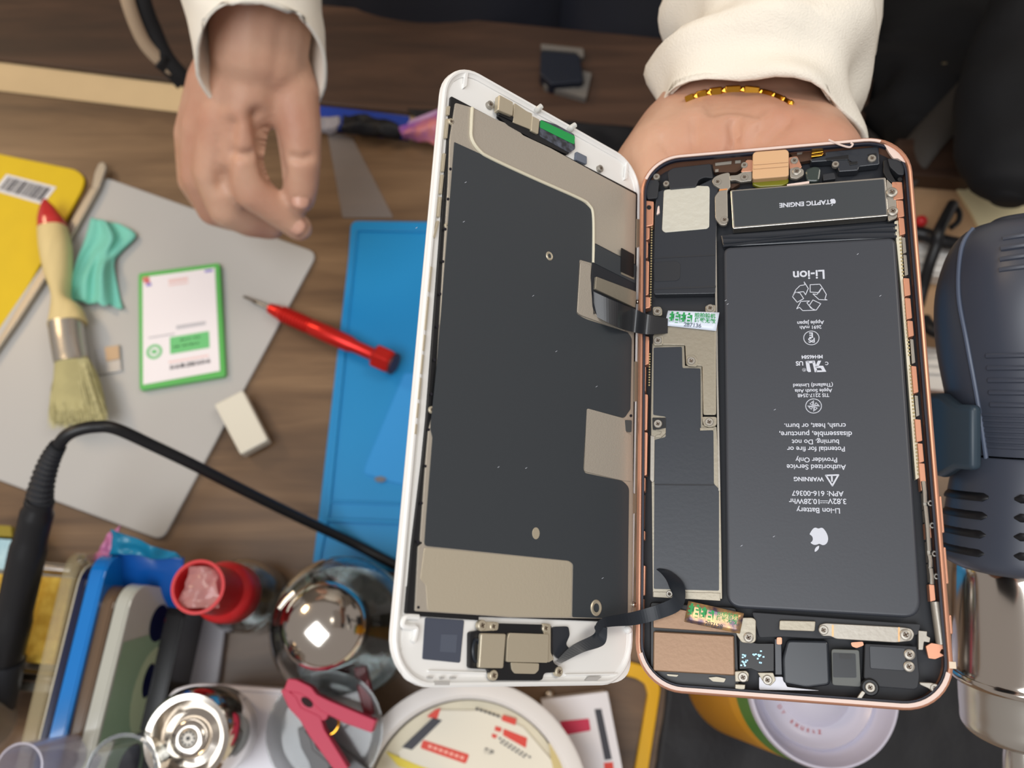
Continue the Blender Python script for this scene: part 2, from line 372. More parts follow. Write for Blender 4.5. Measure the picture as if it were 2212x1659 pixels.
# --- vibration motor (long steel box with black label)
tp = plate(BF, 'vibration_motor', m_steel, [(1578, 411), (1913, 383), (1919, 466), (1583, 494)], -5, -1.6, pb, r=3, bevel=.15)
plate(BF, 'label_sticker', m_film, [(1582, 413), (1909, 387), (1915, 463), (1587, 490)], -1.6, -1.5, tp, r=3)
bm = BM()
def rot_dir(a): return V((-math.cos(a), -math.sin(a), 0)), V((math.sin(a), -math.cos(a), 0))
c = BF.loc(1738, 440, -1.48*mm); addtext(bm, 'TAPTIC ENGINE', c, U, Wd, width=14.2*mm, bold=.03)
ap_at(bm, 1799, 437, 15, -1.48*mm); bmesh.ops.triangulate(bm, faces=bm.faces); link('printed_text', bm, m_print, tp, local=True)
# --- screws
def make_screw(fr, parent, px, py, z, r=1.0, m=None, name='screw'):
    p = fr.loc(px, py, z*mm); key = (round(r, 2), (m or m_satin).name)
    if key in SCREWS:
        o = SCREWS[key].copy(); COL.objects.link(o)
    else:
        bm = BM(); R = r*mm
        lathe(bm, [(R, -.0012), (R, -.00015), (R*.86, 0), (R*.5, 0), (R*.42, -.0002), (0, -.0003)], (0, 0, 0), seg=20)
        for a in (0.5, 0.5+math.pi/2):
            d, s = V((math.cos(a), math.sin(a), 0))*R*.5, V((-math.sin(a), math.cos(a), 0))*R*.11
            f = bm.faces.new([bm.verts.new(v+V((0, 0, .00003))) for v in (d+s, -d+s, -d-s, d-s)]); f.material_index = 1
        me_ = link(name, bm, [m or m_satin, mat('screw_recess', '#5b4a3c', .6)], parent, smooth=True, local=True); o = me_; SCREWS[key] = o
    o.parent = parent; o.location = p; return o
SCREWS = {}
for x, y, z, r in ((1418, 381, -1.2, 1.05), (1439, 396, -1.2, .95), (1550, 392, -.9, 1.15), (1565, 474, -.9, 1.15), (1608, 356, -1.2, 1.0), (1608, 382, -.9, 1.1), (1716, 346, -1.0, 1.1), (1721, 369, -.8, 1.3),
    (1805, 354, -1.4, 1.0), (1884, 341, -1.2, 1.15), (1927, 414, -.9, 1.5), (1929, 455, -.9, 1.4), (1420, 672, -1.0, 1.2), (1534, 665, -1.0, 1.2), (1421, 735, -.9, 1.2), (1493, 779, -.9, 1.2), (1421, 915, -1.1, 1.2), (1532, 911, -.9, 1.2),
    (1617, 1377, -.8, 1.3), (1605, 1463, -.8, 1.25), (1658, 1469, -.9, 1.2), (1779, 1361, -.7, 1.2), (1957, 1371, -.7, 1.4), (1965, 1414, -1.0, 1.3), (1964, 1440, -1.0, 1.3), (1880, 1485, -.8, 1.2), (2020, 1487, -1.0, 1.1), (1446, 1283, -1.6, .9)):
    make_screw(BF, pb, x, y, z, r)
# --- top row
plate(BF, 'speaker_cover', m_blk2, [(1447, 366), (1455, 362), (1535, 353), (1541, 385), (1522, 383), (1510, 388), (1505, 398), (1503, 404), (1446, 409), (1442, 372)], -4, -1.3, pb, r=4, bevel=.25)
plate(BF, 'logic_board_tape', m_tape, [(1418, 415), (1440, 408), (1503, 404), (1543, 384), (1552, 392), (1547, 520), (1546, 634), (1412, 636), (1414, 470)], -4.6, -2.1, pb, r=5, bevel=.15)
plate(BF, 'foam_pad', mat('silver_foam', '#c9c8bd', .42, .25, bump=.2, bscale=500), [(1434, 411), (1443, 409), (1502, 405), (1506, 401), (1530, 402), (1533, 406), (1532, 490), (1527, 494), (1436, 502), (1430, 497)], -2.1, -1.7, pb, r=6, bevel=.1)
plate(BF, 'tape_seam', m_blk2, [(1412, 566), (1462, 563), (1470, 570), (1469, 600), (1463, 606), (1413, 608)], -2.1, -1.9, pb, r=5, bevel=.1)
plates(BF, 'tape_seam', m_blk2, [[(1412, 556), (1545, 549), (1545, 552), (1412, 559)], [(1412, 622), (1546, 617), (1546, 621), (1412, 626)]], -2.1, -2.0, pb)
plate(BF, 'bracket', m_satin, [(1545, 381), (1560, 375), (1576, 372), (1578, 405), (1571, 410), (1572, 468), (1570, 486), (1556, 486), (1545, 472), (1544, 424), (1553, 413), (1556, 408), (1540, 398), (1538, 388)], -2.4, -1.2, pb, r=5, bevel=.15)['label'] = 'silver bracket beside the motor'
plate(BF, 'bracket_stripe', mat('orange_line', '#cf8a52', .5), [(1554, 409), (1571, 407), (1571, 410), (1553, 412)], -1.2, -1.12, pb)
plate(BF, 'bracket', m_satin, [(1576, 379), (1592, 378), (1605, 371), (1624, 370), (1624, 390), (1600, 393), (1588, 388), (1577, 390)], -2.4, -1.3, pb, r=3, bevel=.12)
plate(BF, 'bracket', m_rose, [(1600, 372), (1612, 345), (1626, 345), (1626, 370)], -2.4, -1.5, pb, r=4, bevel=.1)
plate(BF, 'camera_bracket', m_satin, [(1706, 364), (1722, 360), (1736, 366), (1736, 378), (1722, 386), (1707, 384)], -2.4, -1.2, pb, r=4, bevel=.1)
plate(BF, 'camera_bracket', m_rose, [(1703, 340), (1722, 337), (1733, 362), (1706, 366)], -2.6, -1.5, pb, r=4, bevel=.1)
cn = plate(BF, 'charging_port_cover', mat('peach_plastic', '#cfa880', .45), [(1626, 332), (1632, 327), (1698, 322), (1704, 327), (1704, 378), (1700, 381), (1628, 387), (1625, 383)], -4, -.5, pb, r=5, bevel=.45, seg=3)
plates(BF, 'molded_ridge', mat('peach_plastic', '#cfa880', .45), [[(1628, 352), (1703, 346), (1703, 350), (1628, 356)], [(1628, 362), (1703, 356), (1703, 359), (1628, 365)]], -.5, -.2, cn, bevel=.08)
plate(BF, 'yellow_film', mat('olive_film', '#75741a', .25), [(1630, 387), (1703, 382), (1704, 394), (1690, 401), (1640, 404), (1624, 398)], -4, -2.6, pb, r=5, bevel=.3)
plate(BF, 'white_clip', m_adh, [(1700, 398), (1748, 391), (1748, 396), (1700, 403)], -3, -1.7, pb)
plates(BF, 'port_flex', mat('brown_flex', '#4b3426', .4), [[(1539, 352), (1612, 342), (1606, 362), (1590, 372), (1542, 372)], [(1704, 330), (1750, 324), (1756, 345), (1726, 350)], [(1560, 398), (1600, 396), (1580, 408)]], -5, -3.2, pb, r=3, bevel=.1)
plates(BF, 'contact_pad', m_satin, [[(1545, 352), (1580, 348), (1580, 354), (1545, 358)], [(1588, 347), (1600, 346), (1600, 352), (1588, 353)], [(1722, 327), (1736, 326), (1732, 332), (1722, 334)], [(1545, 366), (1552, 365), (1552, 371), (1545, 372)]], -3.2, -2.9, pb)
plates(BF, 'gold_contact', m_gold, [[(1754, 326), (1780, 322), (1778, 328), (1753, 332)], [(1753, 334), (1779, 330), (1776, 336), (1752, 339)]], -3.4, -2.0, pb, bevel=.1)
plate(BF, 'camera_cover', m_tape, [(1783, 328), (1898, 316), (1900, 355), (1856, 360), (1854, 368), (1812, 371), (1808, 356), (1796, 347), (1752, 350), (1750, 343), (1783, 336)], -5, -2.0, pb, r=3, bevel=.25)['label'] = 'stepped dark plastic block'
plates(BF, 'cover_step', m_blk, [[(1783, 341), (1833, 334), (1834, 350), (1853, 348), (1853, 354), (1836, 357), (1834, 344), (1786, 347)], [(1874, 333), (1893, 330), (1895, 341), (1876, 336)]], -2.0, -1.75, pb, r=2, bevel=.1)
plate(BF, 'gel_glob', mat('clear_gel', '#4a5552', .15, trans=.4), [(1738, 366), (1760, 358), (1774, 362), (1770, 392), (1742, 392)], -4.5, -2.6, pb, r=9, bevel=.5)
plate(BF, 'black_foam', m_blk2, [(1777, 376), (1802, 372), (1806, 386), (1778, 390)], -5, -2.4, pb, r=3, bevel=.2)
plate(BF, 'corner_insert', m_blk2, [(1917, 342), (1930, 342), (1950, 350), (1954, 362), (1953, 378), (1940, 377), (1922, 360)], -4, -1.1, pb, r=4, bevel=.2)
plate(BF, 'corner_insert', m_blk2, [(1397, 388), (1421, 388), (1424, 395), (1420, 428), (1398, 430), (1393, 405)], -4, -1.3, pb, r=4, bevel=.2)
plate(BF, 'antenna_flex', m_blk, [(1908, 345), (1917, 345), (1924, 372), (1940, 400), (1934, 400), (1915, 385), (1908, 372)], -3.5, -1.9, pb, r=3, bevel=.2)
plate(BF, 'motor_bracket', m_satin, [(1915, 386), (1934, 405), (1938, 470), (1919, 478), (1916, 440)], -3, -2.0, pb, r=4, bevel=.15)
plate(BF, 'white_clip', m_adh, [(1421, 446), (1424, 444), (1425, 460), (1418, 464)], -2.4, -1.4, pb, r=2)
# --- side ledges, segmented
def px_l(y): return 1399-.0165*(y-430)      # left ledge
def px_r(y): return 1947+.0802*(y-470)      # right ledge
seg = []
for a, b, w0, w1 in ((433, 490, 2, 17), (490, 520, 0, 9), (520, 560, 0, 6), (562, 640, 0, 9), (640, 668, 0, 13), (725, 790, 1, 12), (790, 850, 1, 6), (850, 932, 1, 11), (932, 1030, 1, 12), (1030, 1065, 1, 9), (1065, 1145, 2, 7), (1145, 1170, 1, 10), (1220, 1290, 2, 12), (1292, 1420, 1, 10)):
    x0, x1 = px_l(a), px_l(b); seg.append([(x0+w0-6, a), (x0+w1-4, a+2), (x1+w1-4, b-4), (x1+w0-6, b)])
for s_ in seg: plate(BF, 'copper_ledge', m_copper, s_, -5, -1.7, pb, r=2, bevel=.2)
for a, b, w0, w1 in ((392, 432, -4, 16), (432, 470, 2, 15), (470, 508, 4, 14), (600, 640, 4, 15), (643, 690, 4, 14), (692, 728, 5, 15), (790, 850, 6, 15), (905, 955, 4, 15), (957, 1000, 6, 15), (1000, 1060, 5, 16), (1130, 1165, 8, 18), (1262, 1300, 6, 16)):
    x0, x1 = px_r(a)-4, px_r(b)-4; plate(BF, 'copper_ledge', m_copper, [(x0+w0-6, a), (x0+w1-4, a+1), (x1+w1-4, b-3), (x1+w0-6, b)], -5, -1.9, pb, r=2, bevel=.2)
for a, b in ((512, 548), (550, 596), (732, 786), (854, 900), (1064, 1100), (1102, 1128), (1170, 1215), (1218, 1258)):
    x0, x1 = px_r(a)-4, px_r(b)-4; plate(BF, 'side_clip', m_satin, [(x0+2, a), (x0+9, a+1), (x1+9, b-3), (x1+2, b)], -5, -2.6, pb, r=1, bevel=.1)
plates(BF, 'ledge_hole', m_blk, [[(1402+5*math.cos(a), 448+5*math.sin(a)) for a in [k*math.pi/6 for k in range(12)]]], -1.7, -1.64, pb)
plates(BF, 'ledge_hole', m_blk, [[(1944+5.2*math.cos(a), 387.5+4.4*math.sin(a)) for a in [k*math.pi/6 for k in range(12)]]], -1.9, -1.84, pb)
# beaded adhesive strips
def px_b(y): return 1936+.0735*(y-480)
plate(BF, 'side_strip', m_beadm, [(1932, 478), (1946, 474), (1952, 620), (1958, 700), (1990, 1030), (1978, 1036), (1946, 620)], -5.2, -3.0, pb, r=2, bevel=.1)
bm = BM()
for k in range(70):
    y = 486+7.8*k
    if 600 < y < 655 or 770 < y < 790: continue
    p = BF.loc(px_b(y)+6+(.004*(y-480)), y, -2.9*mm); bmesh.ops.create_icosphere(bm, subdivisions=1, radius=.00034, matrix=M.Translation(p))
link('adhesive_bead_row', bm, mat('bead_glue', '#b9a97c', .45), pb, local=True, smooth='all')['kind'] = 'stuff'
bm = BM()
for k in range(46):
    y = 480+5.6*k
    if 660 < y < 760: y += 100
    p = BF.loc(px_l(y)+10-.0*(y), y, -2.6*mm); bmesh.ops.create_icosphere(bm, subdivisions=1, radius=.0003, matrix=M.Translation(p))
link('adhesive_bead_row', bm, mat('bead_glue', '#b9a97c', .45), pb, local=True, smooth='all')['kind'] = 'stuff'
# side cable with spring clips (lower right)
for a, b in ((1040, 1086), (1094, 1190), (1200, 1225), (1228, 1262)):
    f_ = lambda y: 1996+.083*(y-1060)
    bm = BM(); tubeb(bm, [BF.loc(f_(a), a, -1.9*mm), BF.loc(f_((a+b)/2)+1, (a+b)/2, -1.8*mm), BF.loc(f_(b), b, -1.9*mm)], .0006, 8); link('side_bar', bm, m_steel, pb, smooth=True, local=True)
for y in (1087, 1135, 1196, 1245):
    x = 2010+.083*(y-1087); bm = BM(); tubeb(bm, [BF.loc(x+5*math.cos(a), y+5*math.sin(a), -2.0*mm) for a in [k*.5236 for k in range(12)]], .00028, 6, closed=True); link('spring_clip', bm, m_steel, pb, smooth=True, local=True)
bm = BM(); tubeb(bm, [BF.loc(2020, 1300, -2.6*mm), BF.loc(2033, 1392, -2.6*mm)], .0012, 14); link('antenna_tube', bm, m_satin, pb, smooth=True, local=True)
plate(BF, 'copper_foil', m_copper, [(2000, 1396), (2012, 1389), (2040, 1394), (2043, 1404), (2034, 1402), (2030, 1410), (2040, 1416), (2020, 1424), (2006, 1422)], -3, -1.7, pb, r=2, bevel=.1)
plate(BF, 'antenna_bracket', m_satin, [(1984, 1362), (2003, 1364), (2002, 1374), (2010, 1378), (2008, 1388), (1996, 1386), (1994, 1404), (1984, 1404)], -4, -2.0, pb, r=2, bevel=.1)
# --- logic board shields (left column)
m_bs = mat('board_shield', '#9b9485', .38, .5, bump=.05, bscale=900)
plate(BF, 'board_edge', m_bs, [(1409, 742), (1478, 741), (1480, 790), (1516, 790), (1518, 838), (1518, 918), (1548, 922), (1556, 1050), (1560, 1294), (1410, 1290), (1406, 900)], -5, -2.5, pb, r=2, bevel=.1)
plate(BF, 'graphite_sheet', mat('graphite_sheet', '#2f343c', .34, bump=.02, bscale=900), [(1412, 751), (1473, 749), (1474, 795), (1513, 796), (1514, 925), (1541, 930), (1542, 1045), (1553, 1056), (1553, 1276), (1412, 1272), (1414, 950), (1438, 944), (1438, 900), (1411, 896)], -2.5, -2.3, pb, r=3)
plate(BF, 'graphite_seam', m_blk2, [(1414, 1045), (1543, 1046), (1543, 1049), (1414, 1048)], -2.3, -2.2, pb)
plate(BF, 'connector_shield', m_bs, [(1440, 690), (1546, 700), (1546, 780), (1547, 896), (1519, 896), (1517, 790), (1482, 788), (1480, 745), (1410, 744), (1411, 722), (1440, 720)], -2.4, -1.5, pb, r=4, bevel=.15)['label'] = 'stepped silver connector shield'
plate(BF, 'shield_foot', m_bs, [(1516, 900), (1548, 900), (1548, 919), (1534, 923), (1520, 920)], -2.4, -1.3, pb, r=5, bevel=.12)
plate(BF, 'shield_foot', m_bs, [(1482, 768), (1500, 766), (1507, 776), (1506, 792), (1484, 790)], -1.5, -1.2, pb, r=5, bevel=.12)
plate(BF, 'shield_foot', m_bs, [(1410, 724), (1432, 724), (1432, 745), (1412, 746)], -1.5, -1.2, pb, r=4, bevel=.12)
plate(BF, 'shield_foot', m_bs, [(1410, 663), (1426, 662), (1430, 668), (1430, 682), (1411, 681)], -2.0, -1.2, pb, r=4, bevel=.12)
plate(BF, 'shield_foot', m_bs, [(1524, 660), (1545, 658), (1545, 674), (1524, 676)], -2.0, -1.2, pb, r=4, bevel=.12)
plate(BF, 'screw_pocket', m_blk, [(1409, 902), (1438, 902), (1438, 925), (1430, 930), (1410, 928)], -2.5, -1.9, pb, r=2, bevel=.1)
plates(BF, 'shield_clip', m_bs, [[(1414, 928), (1438, 924), (1438, 936), (1428, 945), (1416, 945), (1416, 940), (1426, 938), (1430, 932)], [(1512, 924), (1542, 923), (1542, 929), (1512, 930)]], -2.3, -1.9, pb, bevel=.1)
plate(BF, 'side_rail', m_satin, [(1546, 390), (1549, 640), (1551, 800), (1556, 1060), (1552, 1060), (1547, 800), (1545, 640), (1543, 520)], -5, -2.2, pb)
plate(BF, 'side_rail', m_satin, [(1405, 940), (1414, 942), (1413, 1040), (1408, 1042), (1404, 1036)], -5, -1.9, pb, r=2, bevel=.15)
plate(BF, 'shield_lip', m_bs, [(1411, 1278), (1556, 1281), (1556, 1298), (1411, 1290)], -4, -2.2, pb, r=1, bevel=.2)
# --- bottom row
m_bcs = mat('brushed_copper_shield', '#7f6550', .36, .5, bump=.04, bscale=900)
plate(BF, 'ear_speaker', m_blk, [(1404, 1300), (1590, 1312), (1598, 1490), (1560, 1492), (1430, 1484), (1404, 1460)], -5.4, -3.0, pb, r=8, bevel=.3)
plate(BF, 'main_camera', mat('brushed_copper_shield', '#7f6550', .36, .5, bump=.04, bscale=900), [(1411, 1363), (1586, 1373), (1588, 1460), (1410, 1450)], -5, -1.0, pb, r=5, bevel=.35)['label'] = 'bronze colored metal box'
plate(BF, 'camera_ledge', m_bcs, [(1411, 1326), (1470, 1316), (1592, 1342), (1590, 1368), (1411, 1356)], -5, -1.8, pb, r=3, bevel=.15)
plate(BF, 'shield_foot', m_bs, [(1585, 1334), (1626, 1334), (1633, 1340), (1633, 1385), (1624, 1390), (1602, 1388), (1590, 1370)], -3, -1.2, pb, r=5, bevel=.15)
plate(BF, 'shield_foot', m_bs, [(1587, 1450), (1612, 1449), (1618, 1456), (1616, 1472), (1588, 1473)], -3, -1.2, pb, r=3, bevel=.15)
plate(BF, 'shield_foot', m_bs, [(1588, 1478), (1610, 1479), (1609, 1489), (1600, 1490), (1588, 1488)], -3, -1.0, pb, r=2, bevel=.12)
plate(BF, 'shield_foot', m_bs, [(1636, 1453), (1670, 1453), (1676, 1470), (1664, 1482), (1648, 1472)], -3, -1.4, pb, r=3, bevel=.12)
plates(BF, 'torn_tape', m_bs, [[(1530, 1464), (1548, 1462), (1568, 1466), (1564, 1474), (1540, 1472)], [(1440, 1456), (1466, 1458), (1462, 1462), (1442, 1460)]], -2.6, -2.3, pb, r=2)
plate(BF, 'flex_board', m_blk, [(1597, 1382), (1636, 1390), (1672, 1390), (1672, 1450), (1640, 1452), (1622, 1444), (1597, 1446)], -4.5, -2.3, pb, r=3, bevel=.1)
random.seed(3)
cl = []
for k in range(26):
    x, y = (random.uniform(1599, 1612), random.uniform(1412, 1440)) if k < 14 else (random.uniform(1612, 1646), random.uniform(1404, 1414)) if k < 19 else (random.uniform(1628, 1648), random.uniform(1406, 1432))
    cl.append([(x, y), (x+4, y), (x+4, y+3.2), (x, y+3.2)])
plates(BF, 'chip_component', mat('solder_component', '#8fb4c4', .3, .5), cl, -2.3, -1.9, pb)
bk = plate(BF, 'black_bracket', m_blk2, [(1624, 1322), (1760, 1332), (1940, 1345), (1990, 1348), (1984, 1372), (1770, 1380), (1690, 1376), (1640, 1378)], -5, -2.4, pb, r=5, bevel=.2)
plate(BF, 'battery_connector', m_bs, [(1684, 1340), (1762, 1342), (1760, 1364), (1683, 1361)], -2.4, -1.2, pb, r=4, bevel=.15)
plate(BF, 'battery_bracket', m_satin, [(1770, 1350), (1782, 1346), (1950, 1355), (1968, 1358), (1976, 1370), (1970, 1384), (1952, 1386), (1936, 1388), (1805, 1380), (1795, 1374), (1776, 1374), (1768, 1362)], -2.4, -1.0, pb, r=6, bevel=.15)['label'] = 'long silver bracket below the battery'
plates(BF, 'bracket_groove', mat('amber_line', '#d2a77a', .4, .5), [[(1797, 1350), (1801, 1350), (1801, 1375), (1797, 1375)], [(1940, 1355), (1944, 1355), (1944, 1386), (1940, 1386)]], -1.0, -.95, pb)
plate(BF, 'loop_flex', m_flex, [(1700, 1382), (1790, 1384), (1794, 1480), (1745, 1486), (1692, 1476), (1690, 1420)], -5, -1.9, pb, r=9, bevel=.6, seg=3)
plate(BF, 'side_sheath', m_tape, [(1673, 1380), (1688, 1380), (1690, 1458), (1674, 1458)], -5, -2.6, pb, r=2, bevel=.2)
plates(BF, 'foil_chip', m_copper, [[(1678, 1377), (1689, 1377), (1689, 1392), (1678, 1392)], [(1838, 1388), (1864, 1386), (1866, 1394), (1850, 1400), (1840, 1396)]], -2.6, -2.0, pb, r=3)
m_camf = mat('grey_gasket', '#5c605f', .5)
plate(BF, 'front_camera_gasket', m_camf, [(1796, 1402), (1856, 1404), (1860, 1484), (1798, 1480)], -4, -2.4, pb, r=6, bevel=.15)
plate(BF, 'front_camera_window', mat('dark_window', '#10141b', .3), [(1799, 1410), (1848, 1412), (1850, 1464), (1800, 1463)], -2.4, -2.25, pb, r=3)
plates(BF, 'camera_pocket', m_blk, [[(1812, 1412), (1840, 1414), (1838, 1424), (1814, 1423)]], -2.25, -2.15, pb, r=3)
lb = plate(BF, 'proximity_block', m_blk2, [(1868, 1390), (1980, 1396), (1987, 1460), (1984, 1486), (1975, 1490), (1896, 1484), (1888, 1474), (1866, 1466)], -5, -1.7, pb, r=5, bevel=.25)
plate(BF, 'raised_square', m_tape, [(1878, 1395), (1955, 1400), (1958, 1446), (1950, 1449), (1880, 1444)], -1.7, -1.5, lb, r=4, bevel=.1)
plate(BF, 'diagonal_clip', m_satin, [(1850, 1510), (1862, 1492), (1870, 1496), (1858, 1514)], -2, -.9, pb, r=2, bevel=.1)
bm = BM(); c_ = BF.loc(1880, 1485, -.8*mm); lathe(bm, [(.0021, -.002), (.0021, -.0003), (.0018, 0), (.0013, 0), (.0013, -.001), (.0008, -.001)], c_, (0, 0, 1), 24); link('screw_boss', bm, m_blk, pb, smooth=True, local=True)
plate(BF, 'white_reflector', mat('pale_plate', '#b9b9bf', .35, .3), [(1640, 1462), (1690, 1462), (1700, 1484), (1770, 1492), (1640, 1490)], -4.4, -3.4, pb, r=3)
plate(BF, 'corner_clip', m_satin, [(1986, 1474), (2012, 1475), (2028, 1480), (2030, 1492), (2018, 1498), (2008, 1488), (1988, 1479)], -3, -1.2, pb, r=4, bevel=.12)
# buttons on the right side
for a, b in ((1072, 1152), (1182, 1262), (1328, 1370)):
    xr = lambda y: 2030+.089*(y-1072)
    bm = BM(); p0, p1 = BF.loc(xr(a), a, -3.3*mm), BF.loc(xr(b), b, -3.3*mm); p0.x = p1.x = W_/2+.15*mm
    boxb(bm, (p0+p1)/2, (1.2*mm, abs(p0.y-p1.y), 2.2*mm)); link('side_button', bm, m_rose, pb, local=True, bevel=.0004, seg=3)
bm = BM(); p0 = BF.loc(2060, 1437, -.2*mm); boxb(bm, (W_/2-.5*mm, p0.y, -3.3*mm), (1.55*mm, 1.6*mm, 6.8*mm)); link('antenna_line', bm, mat('cream_antenna', '#d8c9b4', .5), pb, local=True)
# --- stickers
def sticker(quad, zs, m, parent_lift, bend):
    n = 10; fr = BF; bm = BM(); G = []
    for j in range(5):
        row = []
        for i in range(n+1):
            s, t = i/n, j/4
            x = (1-t)*((1-s)*quad[0][0]+s*quad[1][0])+t*((1-s)*quad[3][0]+s*quad[2][0]); y = (1-t)*((1-s)*quad[0][1]+s*quad[1][1])+t*((1-s)*quad[3][1]+s*quad[2][1])
            z = zs+bend*(1-t)**2*math.sin(math.pi*s)
            row.append(bm.verts.new(fr.loc(x, y, z*mm)))
        G.append(row)
    for j in range(4):
        for i in range(n): bm.faces.new((G[j][i], G[j][i+1], G[j+1][i+1], G[j+1][i]))
    o = link('security_sticker', bm, m, pb, local=True, smooth='all'); so = o.modifiers.new('s', 'SOLIDIFY'); so.thickness = .00012; so.offset = -1
    return o
m_green = mat('green_ink', '#17924a', .5)
m_stk = mat('pale_blue_sticker', '#d3dded', .3)
s1 = sticker([(1443, 671), (1554, 675), (1547, 715), (1435, 703)], -.9, m_stk, 0, .7)
U1 = (BF.loc(1547, 711, 0)-BF.loc(1437, 702, 0)).normalized(); W1 = V((-U1.y, U1.x, 0))
def stext(par, items, m, U1, W1):
    bm = BM()
    for s, x, y, w, z, b in items:
        p = BF.loc(x, y, z*mm); ww = (BF.loc(x+w/2, y, z*mm)-BF.loc(x-w/2, y, z*mm)).length; addtext(bm, s, p, U1, W1, width=ww, bold=b)
    return link('printed_text', bm, m, par, local=True)
stext(s1, [('\u62cd\u62cd', 1470, 686, 50, -.3, .04), ('\u62cd\u62cd\u9a8c\u673a', 1523, 681, 46, -.3, .02), ('\u6495\u6bc1\u65e0\u6548', 1523, 692, 46, -.5, .02)], m_green, U1, W1)
stext(s1, [('287136', 1496, 702, 38, -.7, .02)], mat('grey_ink', '#6b7386', .5), U1, W1)
# holographic one
m_hol = mat('holographic_foil', '#c9a06b', .3, .6, col2='#5d4f5c', nscale=420)
s2 = sticker([(1487, 1298), (1607, 1325), (1598, 1369), (1478, 1343)], -.5, m_hol, 0, .2)
U2 = (BF.loc(1607, 1325, 0)-BF.loc(1487, 1298, 0)).normalized(); W2 = V((-U2.y, U2.x, 0))
stext(s2, [('\u62cd\u62cd', 1514, 1322, 56, -.25, .05), ('\u62cd\u62cd\u9a8c\u673a', 1572, 1328, 46, -.25, .02), ('\u6495\u6bc1\u65e0\u6548', 1570, 1339, 46, -.3, .02)], m_green, U2, W2)
stext(s2, [('287128', 1542, 1350, 38, -.35, .02)], mat('dark_ink', '#32323a', .5), U2, W2)

# ================================================================== PHONE, DISPLAY HALF
pd = phone_root(DF, 'display_panel', 'white phone display panel folded open beside the rose gold body, its back side up', 'phone screen')
w2, h2 = 77.5*mm, 157.8*mm
bm = BM(); q = [V((x, y, -1.8*mm)) for x, y in rrect(w2, h2, 11.5*mm)]; prism(bm, [V((p.x, p.y, -.7*mm)) for p in q], q)
link('front_glass', bm, m_white, pd, local=True, bevel=.0004)
bm = BM(); ringb(bm, [(w2-1.2*mm, h2-1.2*mm, 11*mm, .35*mm), (w2-.2*mm, h2-.2*mm, 11.4*mm, -.1*mm), (w2, h2, 11.5*mm, -.9*mm), (w2-.6*mm, h2-.6*mm, 11.2*mm, -1.2*mm), (w2-4.6*mm, h2-4.6*mm, 9*mm, -.9*mm), (w2-4.2*mm, h2-4.2*mm, 9.2*mm, -.35*mm), (w2-2.9*mm, h2-2.9*mm, 10*mm, -.15*mm), (w2-2.3*mm, h2-2.3*mm, 10.2*mm, .3*mm)])
link('bezel_frame', bm, m_white, pd, local=True, smooth=True)
plate(DF, 'bezel_inner', m_white, [(965, 160), (1372, 395), (1362, 1476), (862, 1478)], -1, -.45, pd, r=50, n=8)
plate(DF, 'screen_edge', m_blk, [(974, 207), (1377, 417), (1366, 1345), (877, 1326), (890, 1180), (912, 1000), (922, 900)], -.8, .25, pd, r=4, bevel=.1)
shd = plate(DF, 'metal_shield', m_shield, [(984, 222), (1020, 232), (1072, 258), (1110, 272), (1130, 292), (1190, 320), (1290, 375), (1374, 420), (1370, 700), (1366, 1337), (1103, 1334), (1050, 1330), (897, 1320), (904, 1180), (915, 1172), (908, 1170), (920, 1000), (926, 930), (940, 880), (958, 560), (968, 400), (972, 300)], .25, .75, pd, r=3, bevel=.12)
film = plate(DF, 'graphite_film', m_film, [(982, 307), (1253, 430), (1284, 458), (1280, 568), (1252, 560), (1245, 677), (1262, 688), (1356, 718), (1365, 730), (1362, 884), (1349, 903), (1267, 882), (1260, 1015), (1264, 1022), (1345, 1039), (1359, 1052), (1357, 1200), (1356, 1337), (1237, 1333), (1239, 1218), (1230, 1211), (917, 1179), (921, 1120), (935, 945), (930, 925), (945, 780)], .75, .95, pd, r=[0, 22, 16, 2, 4, 5, 10, 2, 8, 2, 5, 4, 4, 4, 5, 14, 0, 3, 3, 5, 5, 8, 0, 3, 3, 0])
bm = BM(); tubeb(bm, spline([DF.loc(x, y, .9*mm) for x, y in ((1020, 233), (1018, 270), (1019, 300), (1036, 326), (1060, 342), (1150, 384), (1247, 427), (1272, 443), (1281, 470), (1281, 568))], 6), .0005, 8)
link('raised_bead', bm, m_beadm, pd, smooth=True, local=True)
plates(DF, 'shield_hole', mat('hole_black', '#17141f', .8), [[(x+3*math.cos(a), y+3.4*math.sin(a)) for a in [k*math.pi/4 for k in range(8)]] for x, y in ((973, 365), (968, 430), (962, 495), (957, 565), (951, 635), (945, 705), (939, 777), (932, 851), (926, 928), (919, 1007), (911, 1087), (903, 1170), (904, 1312), (1363, 898), (1361, 946), (1361, 1007))], .76, .8, pd)
# edge spring segments on the left
for a, b in ((228, 250), (255, 300), (330, 372), (376, 420), (424, 470), (476, 515), (575, 632), (640, 715), (722, 760), (765, 810), (815, 865), (870, 905), (915, 940)):
    f_ = lambda y: 975-.094*(y-230)-(6 if y > 500 else 0)
    plate(DF, 'edge_spring', m_sat2, [(f_(a)-7, a), (f_(a)-2, a+2), (f_(b)-2, b-1), (f_(b)-7, b-3)], -.4, .4, pd, r=1, bevel=.08)
for x, y in ((976, 262), (968, 487), (934, 885)): make_screw(DF, pd, x, y, .75, .9, m_sat2)
plate(DF, 'shield_window', m_shield, [(1268, 882), (1348, 904), (1351, 912), (1353, 935), (1364, 940), (1366, 1040), (1345, 1038), (1262, 1018)], .95, 1.05, pd, r=4)
plates(DF, 'window_notch', mat('notch_grey', '#4a4e50', .5), [[(1350, 907), (1365, 908), (1364, 934), (1352, 932)]], 1.05, 1.1, pd, r=3)
